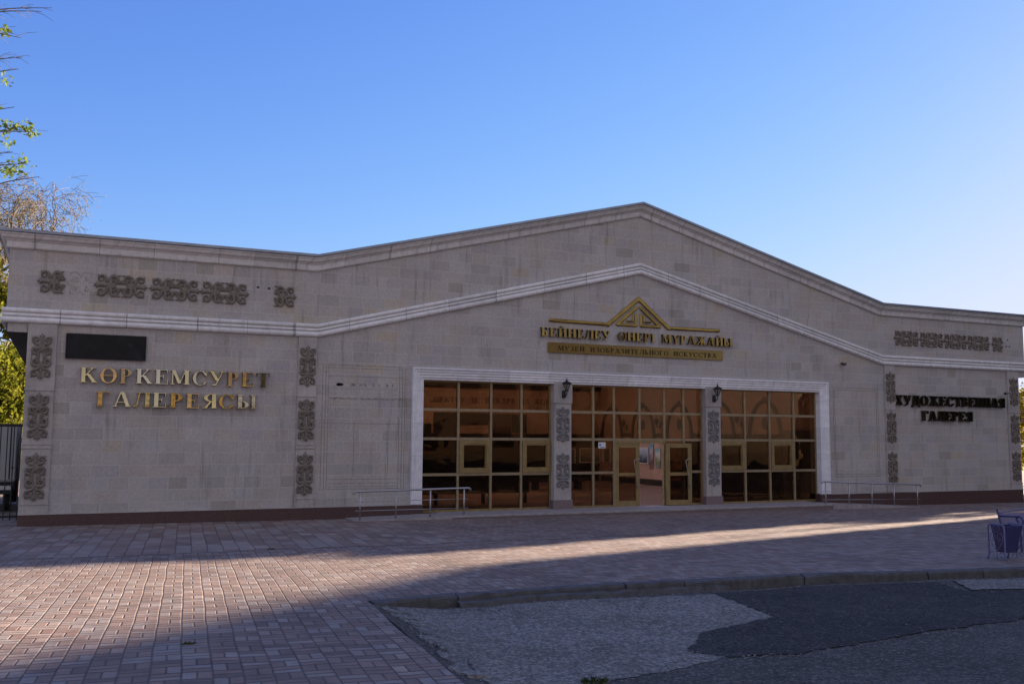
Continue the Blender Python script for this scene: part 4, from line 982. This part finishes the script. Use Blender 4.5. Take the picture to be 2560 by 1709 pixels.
mb.add(vs_, [(0,3,2,1),(0,1,5,4),(1,2,6,5),(2,3,7,6),(3,0,4,7),(4,5,9,8),(5,6,10,9),(6,7,11,10),(7,4,8,11),(8,9,13,12),(9,10,14,13),(10,11,15,14),(11,8,12,15),(12,13,14,15)])
mb.build('bucket', M['purple'], bn)
MB().add([(.006, -.12, zt_b-.02), (.084, -.085, zb+.02), (.084, .085, zb+.02), (.006, .12, zt_b-.02), (.026, -.12, zt_b-.02), (.09, -.085, zb+.02), (.09, .085, zb+.02), (.026, .12, zt_b-.02)], [(0,3,2,1),(4,5,6,7),(0,1,5,4),(1,2,6,5),(2,3,7,6),(3,0,4,7)]).build('side_panel', M['mauve'], bn)
MB().tube([(0, 0, .50), (.40, 0, .50)], .008, 6).build('hinge_rod', M['lilac'], bn)
be = thing('park_bench', 'purple bench with scrolled iron arm behind the litter bin', 'bench', (.20, -11.85, gz(.2, -11.85)-.03))
for x in (0, 1.75):
    m = MB(); m.tube(smooth_path([(x, -.22, 0), (x, -.20, .38), (x, -.26, .56), (x, -.20, .64), (x, -.13, .60), (x, -.17, .54)], 4), .018, 6); m.tube(smooth_path([(x, .24, 0), (x, .18, .40), (x, .26, .74)], 4), .018, 6); m.tube([(x, -.20, .38), (x, .18, .40)], .016, 6); m.tube([(x, -.2, .64), (x, .23, .62)], .016, 6)
    m.build('end_frame', M['purple'], be, True)
for i, (y, z) in enumerate(((-.14, .405), (-.03, .41), (.08, .415))): MB().cbox(.0, 1.75, y-.045, y+.045, z, z+.028, .006).build('seat_slat', M['lilac'], be)
for y, z in ((.205, .52), (.235, .62)): MB().obox((.875, y, z), (1, 0, 0), (0, .25, .97), (0, -.97, .25), .875, .042, .012).build('back_slat', M['lilac'], be)
MB().tube(smooth_path([(0, .26, .66), (.5, .27, .71), (.9, .27, .72), (1.25, .27, .71), (1.75, .26, .66)], 4), .014, 6).build('top_rail', M['lilac'], be, True)

# ------------------------------------------------------------------ iron gate and van in the passage at the left
gt = thing('iron_gate', 'black wrought iron gate with thin bars in the passage left of the museum', 'gate', (-16.3, 1.5, gz(-16.3, 1.5)))
for i in range(10):
    x = -.0-.138*i+.17; m = MB(); m.tube([(x, 0, .04), (x, 0, 2.22)], .012, 6)
    if i % 2 == 1:
        for z in (1.25, .85, .42): m.lathe([(.012, -.035), (.03, 0), (.012, .035)], (x, 0, z), 8)
    m.build('bar', M['black_metal'], gt)
MB().box(-1.2, .24, -.02, .02, 2.20, 2.27).build('top_rail', M['black_metal'], gt); MB().box(-1.2, .24, -.018, .018, .10, .15).build('bottom_rail', M['black_metal'], gt)
vn = thing('parked_van', 'white box van parked behind the black iron gate', 'van', (-17.35, 5.2, gz(-17.3, 5.2)))
M['van_white'] = simple('van_white_paint', (.40, .40, .38), .4, 0, .06, 3); M['van_black'] = simple('van_black_rubber', (.02, .02, .02), .7)
mb = MB(); mb.cbox(-1.0, 1.0, 0, 3.2, .80, 2.34, .03); mb.build('cargo_box', M['van_white'], vn)
mb = MB(); mb.box(-.985, -.01, -.02, -.0, .86, 2.28); mb.box(.01, .985, -.02, -.0, .86, 2.28); r_ = mb.build('rear_door', M['van_white'], vn)
mb = MB()
for x in (-.86, -.14, .14, .86): mb.tube([(x, -.04, .88), (x, -.04, 2.26)], .014, 6)
mb.build('lock_bar', M['black_metal'], r_)
MB().box(-1.0, 1.0, .05, 3.0, .58, .80).build('chassis', M['van_black'], vn); MB().cbox(-.95, .95, -.06, .04, .48, .60, .01).build('bumper', M['van_black'], vn)
pl = MB().box(.42, .94, -.075, -.062, .60, .71).build('number_plate', simple('plate_white', (.55, .55, .52), .5), vn)
M['plate_ink'] = simple('plate_ink', (.03, .03, .03), .6)
for sx_ in (-.82, .82):
    for y in (.45, ): 
        w = MB(); w.lathe([(.2, -.1), (.30, -.1), (.33, -.07), (.33, .07), (.30, .1), (.2, .1)], (0, 0, 0), 20); o = w.build('wheel', M['van_black'], vn, True); o.rotation_euler = (0, R(90), 0); o.location = (sx_, y+.3, .33)
cb = MB(); cb.cbox(-.95, .95, 3.25, 4.9, .55, 1.95, .08); cb.build('cab', M['van_white'], vn)
for sx_ in (-.82, .82):
    w = MB(); w.lathe([(.2, -.1), (.30, -.1), (.33, -.07), (.33, .07), (.30, .1), (.2, .1)], (0, 0, 0), 20); o = w.build('wheel', M['van_black'], vn, True); o.rotation_euler = (0, R(90), 0); o.location = (sx_, 4.2, .33)

# ------------------------------------------------------------------ trees
def bark(name, col): return simple(name, col, .9, 0, .3, 14, .01)
M['bark'] = bark('grey_bark', (.13, .105, .085)); M['twig'] = bark('pale_twig', (.19, .155, .13))
def leaf_mat(name, c1, c2, c3):
    t = NT(name); v = t.coord(); g = t.n("ShaderNodeNewGeometry"); r = g.outputs['Random Per Island']
    n = t.noise(v, .9, 3); f = t.math('ADD', t.math('MULTIPLY', r, .6), t.math('MULTIPLY', n, .4))
    col = t.ramp(f, [(.15, c1), (.5, c2), (.85, c3)])
    d = t.n("ShaderNodeBsdfDiffuse"); t.put(d.inputs[0], col); tr = t.n("ShaderNodeBsdfTranslucent"); t.put(tr.inputs[0], t.mix(.3, col, (.30, .30, .02)))
    m = t.n("ShaderNodeMixShader"); m.inputs[0].default_value = .4; t.t.links.new(d.outputs[0], m.inputs[1]); t.t.links.new(tr.outputs[0], m.inputs[2]); t.t.links.new(m.outputs[0], t.out.inputs[0]); return t.m
M['leaf_yellow'] = leaf_mat('yellow_green_leaf', (.065, .085, .014), (.145, .165, .022), (.26, .245, .04))
M['leaf_gold'] = leaf_mat('gold_leaf', (.10, .085, .010), (.20, .155, .018), (.30, .22, .03))
M['leaf_fresh'] = leaf_mat('fresh_leaf', (.08, .14, .03), (.14, .21, .05), (.22, .27, .08))
M['leaf_bud'] = leaf_mat('brown_bud', (.16, .125, .08), (.22, .18, .115), (.20, .185, .09))
def add_leaf(mb, p, size, rnd, droop=0.0):
    a = Vector((rnd.gauss(0, 1), rnd.gauss(0, 1), rnd.gauss(0, .8)-droop)).normalized(); b = a.orthogonal().normalized(); b = (Matrix.Rotation(rnd.random()*6.28, 3, a) @ b)
    s = size*rnd.uniform(.6, 1.3); w = b*s*.32; l = a*s
    mb.add([p, p+l*.5+w, p+l, p+l*.5-w], [(0, 1, 2, 3)])
def grow(trunk, twig, p, d, L, r, lev, rnd, tips, spread=.6, gravity=0.0, up=.15, nch=(2, 4)):
    pts = [p.copy()]; q = p.copy(); dd = d.copy(); n = 4
    for i in range(n):
        dd = (dd+Vector((rnd.gauss(0, .16), rnd.gauss(0, .16), rnd.gauss(0, .12)+(up if lev > 2 else -gravity)*.3))).normalized(); q = q+dd*(L/n); pts.append(q.copy())
    m = trunk if lev > 2 else twig
    m.tube(pts, [max(.007, r*(1-.45*i/n)) for i in range(n+1)], 6 if lev > 3 else (4 if lev > 1 else 3), False)
    tips.append((q, dd, lev))
    if lev == 0: return
    k = rnd.randint(*nch)
    for c in range(k):
        fr = rnd.uniform(.35, 1.0) if c else 1.0; i = min(n-1, int(fr*n)); bp_ = pts[i].lerp(pts[i+1], fr*n-i if fr < 1 else 1.0)
        ax = Vector((rnd.gauss(0, 1), rnd.gauss(0, 1), rnd.gauss(0, 1))).cross(dd).normalized()
        nd = (Matrix.Rotation(rnd.uniform(.25, 1.0)*spread*1.3, 3, ax) @ dd)
        grow(trunk, twig, bp_, nd, L*rnd.uniform(.58, .85), r*rnd.uniform(.45, .62), lev-1, rnd, tips, spread, gravity, up, nch)
def bare_tree(loc, label, seed, H, L, r, lev, buds, size, leafmat, lean=(0, 0, 1), grav=.5, name='bare_tree', group=None, nch=(2, 4)):
    rnd = random.Random(seed); o = thing(name, label, 'tree', loc, group); tr = MB(); tw = MB(); lf = MB(); tips = []
    top = Vector((lean[0]*H, lean[1]*H, H)); tr.tube([(0, 0, -.3), tuple(top*.5+Vector((.1, .05, 0))), tuple(top)], [r*1.25, r, r*.8], 10, False)
    for k in range(7):
        a = k*.8976+rnd.uniform(-.3, .3); d = Vector((math.cos(a)*.75, math.sin(a)*.75, rnd.uniform(.45, 1.1))).normalized()
        grow(tr, tw, top*(1-.16*k/7), d, L, r*.5, lev, rnd, tips, .75, grav, .3, nch)
    for p, d, l in tips:
        if l <= 1:
            for _ in range(buds):
                if rnd.random() < .75: add_leaf(lf, p+Vector((rnd.gauss(0, .1), rnd.gauss(0, .1), rnd.gauss(0, .1))), size, rnd, .3)
    tr.build('trunk', M['bark'], o, True); tw.build('branches', M['twig'], o); lf.build('leaves', leafmat, o); return o
bare_tree((-19.2, 20.5, gz(-19.2, 20.5)), 'nearly bare tree with drooping brown twigs rising behind the left cornice', 11, 7.4, 2.45, .24, 6, 3, .08, M['leaf_bud'], grav=.55, nch=(2, 4))
def leafy(loc, label, seed, H, rad, zc, n, size, mat, name='leafy_tree', group=None, drape=.2):
    rnd = random.Random(seed); o = thing(name, label, 'tree', loc, group); tr = MB(); tw = MB(); lf = MB(); tips = []
    tr.tube([(0, 0, -.3), (.08, .05, H*.5), (0, 0, H)], [.22, .18, .12], 8, False)
    for k in range(7):
        a = k*.9+rnd.uniform(-.3, .3); d = Vector((math.cos(a), math.sin(a), rnd.uniform(.1, .9))).normalized(); grow(tr, tw, Vector((0, 0, H*(.45+.5*k/7))), d, rad*.55, .07, 3, rnd, tips, .8, .2, .2)
    # clumps of leaves of uneven size
    cl = []
    for _ in range(46):
        u = Vector((rnd.gauss(0, 1), rnd.gauss(0, 1), rnd.gauss(0, 1))).normalized()*rnd.uniform(.35, 1.0)**.6; cl.append((Vector((u.x*rad[0] if isinstance(rad, tuple) else u.x*rad, u.y*rad, zc+u.z*(H*.62))), rnd.uniform(.35, .9)))
    for i in range(n):
        c, r = rnd.choice(cl); v_ = Vector((rnd.gauss(0, 1), rnd.gauss(0, 1), rnd.gauss(0, .75))).normalized()*r*rnd.random()**.4
        add_leaf(lf, c+v_+Vector((0, 0, -drape*rnd.random())), size, rnd, .6)
    tr.build('trunk', M['bark'], o, True); tw.build('branches', M['twig'], o); lf.build('leaves', mat, o); return o
leafy((-18.5, 18.2, gz(-18.5, 18.2)), 'yellow green leafy tree beside the left end of the museum', 5, 6.2, 2.3, 5.6, 28000, .17, M['leaf_yellow'])
leafy((-17.5, 16.6, gz(-17.5, 16.6)), 'lower drooping tree behind the van left of the museum', 8, 4.2, 1.5, 3.7, 16000, .16, M['leaf_yellow'], drape=.5)
leafy((33.4, 12.3, gz(33.4, 12.3)), 'golden leafed tree in sunlight behind the right end of the museum', 6, 4.6, 2.0, 3.3, 8000, .17, M['leaf_gold'])
leafy((38.5, 19.0, gz(38, 19)), 'second golden tree farther back behind the right end of the museum', 16, 5.2, 2.6, 3.6, 8000, .2, M['leaf_gold'])
leafy((27.0, 1.7, 0), 'added unseen sparse tree beyond the right edge, put in to dapple the sunlit band', 44, 5.2, 1.15, 3.4, 5200, .2, M['leaf_gold'])  # unseen tree added to dapple the right half of the sunlit band
# tall tree standing just left of the frame whose twig ends reach into it
rnd = random.Random(31)
tt = thing('street_tree', 'tall sparse tree at the left edge with bare twigs and a few fresh leaf tufts', 'tree', (-20.2, 3.2, gz(-20.2, 3.2)))
tr = MB(); tw = MB(); lf = MB()
tr.tube([(0, 0, -.3), (.15, 0, 4), (.1, -.1, 8), (.3, 0, 11.5), (.4, .1, 14.5)], [.26, .22, .16, .10, .05], 10, False)
ENDS = [((4.18, 0, 13.2), 12.0), ((3.95, -.1, 13.02), 12.0), ((3.5, .1, 12.3), 11.6), ((3.55, 0, 11.75), 11.0), ((3.5, -.2, 11.36), 10.6), ((3.45, 0, 10.42), 9.8), ((3.88, 0, 9.82), 9.0), ((3.75, .2, 9.92), 9.0), ((3.5, .1, 9.85), 8.8), ((3.78, -.1, 8.95), 8.0), ((3.45, .2, 9.3), 8.4), ((4.1, .1, 8.7), 7.6), ((3.0, .6, 8.9), 7.8), ((2.9, -.6, 10.9), 9.4), ((3.2, .4, 12.6), 11.4), ((2.7, .3, 12.0), 10.8)]
for (ex, ey, ez), zs in ENDS:
    ez -= tt.location.z; s = Vector((.2, 0, zs-1.0)); e = Vector((ex, ey, ez)); mid = s.lerp(e, .55)+Vector((rnd.uniform(-.2, .2), rnd.uniform(-.3, .3), rnd.uniform(.1, .5)))
    path = [Vector(q) for q in smooth_path([tuple(s), tuple(s.lerp(mid, .5)+Vector((0, 0, .15))), tuple(mid), tuple(mid.lerp(e, .5)+Vector((0, rnd.uniform(-.1, .1), .1))), tuple(e)], 4)]
    n = len(path); tw.tube([tuple(q) for q in path], [.04*(1-i/(n-1))+.007 for i in range(n)], 4, False)
    for _ in range(13):
        i = rnd.randint(n//2-1, n-2); d = (path[i+1]-path[i]).normalized(); q = path[i]; dd = (d+Vector((rnd.gauss(0, .3), rnd.gauss(0, .45), rnd.gauss(0, .42)))).normalized(); L = rnd.uniform(.2, .55)
        tw.tube([tuple(q), tuple(q+dd*L*.5+Vector((0, 0, .03))), tuple(q+dd*L+Vector((0, 0, -.02)))], [.008, .006, .004], 3, False)
TUFT = [(3.12, 0, 12.38), (3.2, 0, 11.13), (3.42, 0, 9.93), (3.72, 0, 9.96), (3.85, 0, 9.85), (3.36, 0, 9.5), (3.68, 0, 9.02), (3.42, .1, 8.8), (3.62, .05, 8.86), (3.35, -.1, 8.75), (3.25, 0, 9.85), (3.02, 0, 10.1), (2.8, .2, 11.5), (2.6, -.3, 10.6)]
for tx_, ty_, tz_ in TUFT:
    for _ in range(34): add_leaf(lf, Vector((tx_+rnd.gauss(0, .09), ty_+rnd.gauss(0, .1), tz_-tt.location.z+rnd.gauss(0, .08))), .11, rnd, .5)
tr.build('trunk', M['bark'], tt, True); tw.build('branches', M['twig'], tt); lf.build('leaves', M['leaf_fresh'], tt)

sl = thing('shade_lamp_post', 'added unseen lamp post beyond the right edge, put in to streak the sunlit paving', 'street lamp', (26.6, .42, -.2))  # unseen post added for the dark streak in the sunlit band
MB().tube([(0, 0, 0), (0, 0, 1.2), (0, 0, 6.4)], [.11, .09, .07], 10).build('pole', M['black_metal'], sl, True)
MB().tube(smooth_path([(0, 0, 6.4), (.1, 0, 6.8), (.5, 0, 6.95)], 4), .035, 8).build('arm', M['black_metal'], sl, True); MB().lathe([(.05, .06), (.16, .0), (.14, -.06), (.05, -.1)], (.55, 0, 6.93), 12).build('lamp_head', M['black_metal'], sl, True)
# loose grit along the kerb and the ragged edges of the road
rnd = random.Random(77); mb = MB()
def stone(x, y, z, r):
    o = len(mb.v); a = rnd.random()*6.28
    ring = [(x+r*rnd.uniform(.7, 1.2)*math.cos(a+q*1.257), y+r*rnd.uniform(.7, 1.2)*math.sin(a+q*1.257), z+r*.2) for q in range(5)]
    mb.v.extend(ring+[(x+r*.2, y, z+r*rnd.uniform(.6, .9))]); mb.f.extend([(o+q, o+(q+1) % 5, o+5) for q in range(5)])
def grit(x, y): stone(x, y, road_z(x, y)+.004, .004+.012*rnd.random()**3)
for _ in range(1500): x = -11.9+10.5*rnd.random(); grit(x, kerb_y(x)-.07-abs(rnd.gauss(0, .16)))
for _ in range(1500): y = -17.6+4.3*rnd.random(); grit(edge_x(y)+.12+abs(rnd.gauss(0, .28)), y)
for pl_, cnt in ((dark_poly[9:], 1600), (dark_poly[:9], 500)):
    for _ in range(cnt):
        i = rnd.randrange(len(pl_)-1); q = rnd.random(); (ax, ay), (bx, by) = pl_[i], pl_[i+1]; grit(ax+(bx-ax)*q+rnd.gauss(0, .07), ay+(by-ay)*q+rnd.gauss(0, .07))
for _ in range(2600): grit(-12.0+8*rnd.random(), -13.4-4.2*rnd.random())
M['grit'] = simple('road_grit', (.20, .19, .175), .9, 0, .6, 40); tag(mb.build('gravel', M['grit']), kind='stuff')

# ------------------------------------------------------------------ weeds
M['weed'] = leaf_mat('weed_leaf', (.03, .045, .012), (.05, .07, .02), (.08, .09, .03))
def weed(x, y, z, r, n, label, group='weed tufts growing through the paving'):
    rnd = random.Random(int(x*100)); mb = MB()
    for _ in range(n):
        a = rnd.random()*6.28; q = r*rnd.random()**.6; p = Vector((q*math.cos(a), q*.8*math.sin(a), 0)); d = Vector((math.cos(a)*rnd.uniform(.2, 1.1), math.sin(a)*rnd.uniform(.2, 1.1), rnd.uniform(.3, 1))).normalized(); h = rnd.uniform(.02, .05)*(1 if r > .08 else .55); w = d.orthogonal().normalized()*.007
        mb.add([p-w, p+w, p+d*h+w*.6, p+d*h*1.25, p+d*h-w*.6], [(0, 1, 2, 3, 4)])
    o = mb.build('weed_tuft', M['weed']); o.location = (x, y, z); tag(o, label, 'weed', group)
weed(-14.14, -14.85, gz(-14.14, -14.85), .05, 60, 'small weed tuft in the pavers at the lower left')
weed(-11.32, -17.05, road_z(-11.32, -17.05)+.005, .10, 110, 'larger weed tuft in the pale road patch at the bottom')
weed(-11.9, -6.95, gz(-11.9, -6.95), .06, 50, 'tiny weed tuft in the shaded pavers before the left wing')

# ------------------------------------------------------------------ houses outside the frame: right-hand ones added to shade the forecourt, opposite ones reflected
M['plaster'] = simple('tan_plaster', (.27, .22, .16), .85, 0, .12, .8); M['plaster2'] = simple('brown_plaster', (.13, .10, .08), .85, 0, .12, .8); M['roof_tin'] = simple('brown_tin_roof', (.09, .06, .05), .6, .2); M['win_dark'] = simple('dark_window', (.015, .016, .02), .1)
h1 = thing('shade_house', 'added unseen gabled house beyond the right edge, shaped to shade the forecourt', 'house', (30, 0, 0))  # unseen blocker, its outline shaped to the lower shadow edge
mb = MB(); n_ = [(.56, -.1), (.56, 9.0), (-.5, 9.6), (-2.3, 10.42), (-6.0, 12.1), (-27, 12.1), (-27, -.1)]
mb.add([(0, y, z) for y, z in n_]+[(12, y, z) for y, z in n_], [tuple(range(7)), tuple(range(13, 6, -1))]+[(i, i+7, (i+1) % 7+7, (i+1) % 7) for i in range(7)])
mb.build('wall', M['plaster2'], h1); h1.location = (30, 0, 0)
for y in range(-24, -3, 5):
    for z in (1.2, 4.4, 7.4): MB().box(-.05, .05, y-1, y+1, z, z+1.7).build('window', M['win_dark'], h1)
h2 = thing('shade_annex', 'added unseen narrow block beyond the right end of the museum, placed to shade the forecourt', 'house', (24, 1.05, 0))  # unseen blocker added for the upper shadow edge
MB().box(0, 1.6, .0, 3.0, -.5, 7.9).build('wall', M['plaster'], h2); MB().box(-.1, 1.65, -.0, 3.1, 7.9, 8.05).build('roof', M['roof_tin'], h2); MB().box(-.03, .02, 1, 2.2, 1, 2.6).build('window', M['win_dark'], h2)
gw = thing('shade_wall', 'added unseen low wall at the right, placed to cut the sunlit band short', 'wall', (28, .1, 0))  # unseen blocker added to end the sunlit band, stubs break it up
mb = MB(); mb.box(-.2, 0, -4, 6.0, -.5, 3.4); mb.box(-.25, .05, -4, 6, 3.4, 3.5)
for y, h in ((-.6, 4.9), (-.2, 4.5), (.15, 4.2), (.55, 4.6), (.9, 4.1)): mb.box(-.2, 0, y, y+.16, 3.5, h)
mb.build('wall', M['plaster'], gw)
h3 = thing('opposite_house', 'long house across the street behind the viewer', 'house', (0, -46, 0))
MB().box(2, 29, -8, 0, -.5, 12.5).build('wall', M['plaster2'], h3); MB().box(1.6, 29.4, -8.4, .6, 12.5, 12.9).build('roof', M['roof_tin'], h3)
for x in range(4, 28, 3):
    for z in (1.2, 4.4, 7.6): MB().box(x, x+1.5, -.05, .04, z, z+1.8).build('window', M['win_dark'], h3)
h4 = thing('low_house', 'low house across the street to the left behind the viewer', 'house', (-22, -46, 0))
MB().box(-18, 23.5, -8, 0, -.5, 4.9).build('wall', M['plaster'], h4)
mb = MB(); mb.add([(-18.4, .5, 4.9), (24, .5, 4.9), (24, -4, 6.4), (-18.4, -4, 6.4), (-18.4, -8.5, 4.9), (24, -8.5, 4.9)], [(0, 1, 2, 3), (3, 2, 5, 4), (0, 3, 4), (1, 5, 2)]); mb.build('roof', M['roof_tin'], h4)
for x in range(-16, 22, 4): MB().box(x, x+1.4, -.05, .04, 1.2, 3.2).build('window', M['win_dark'], h4)
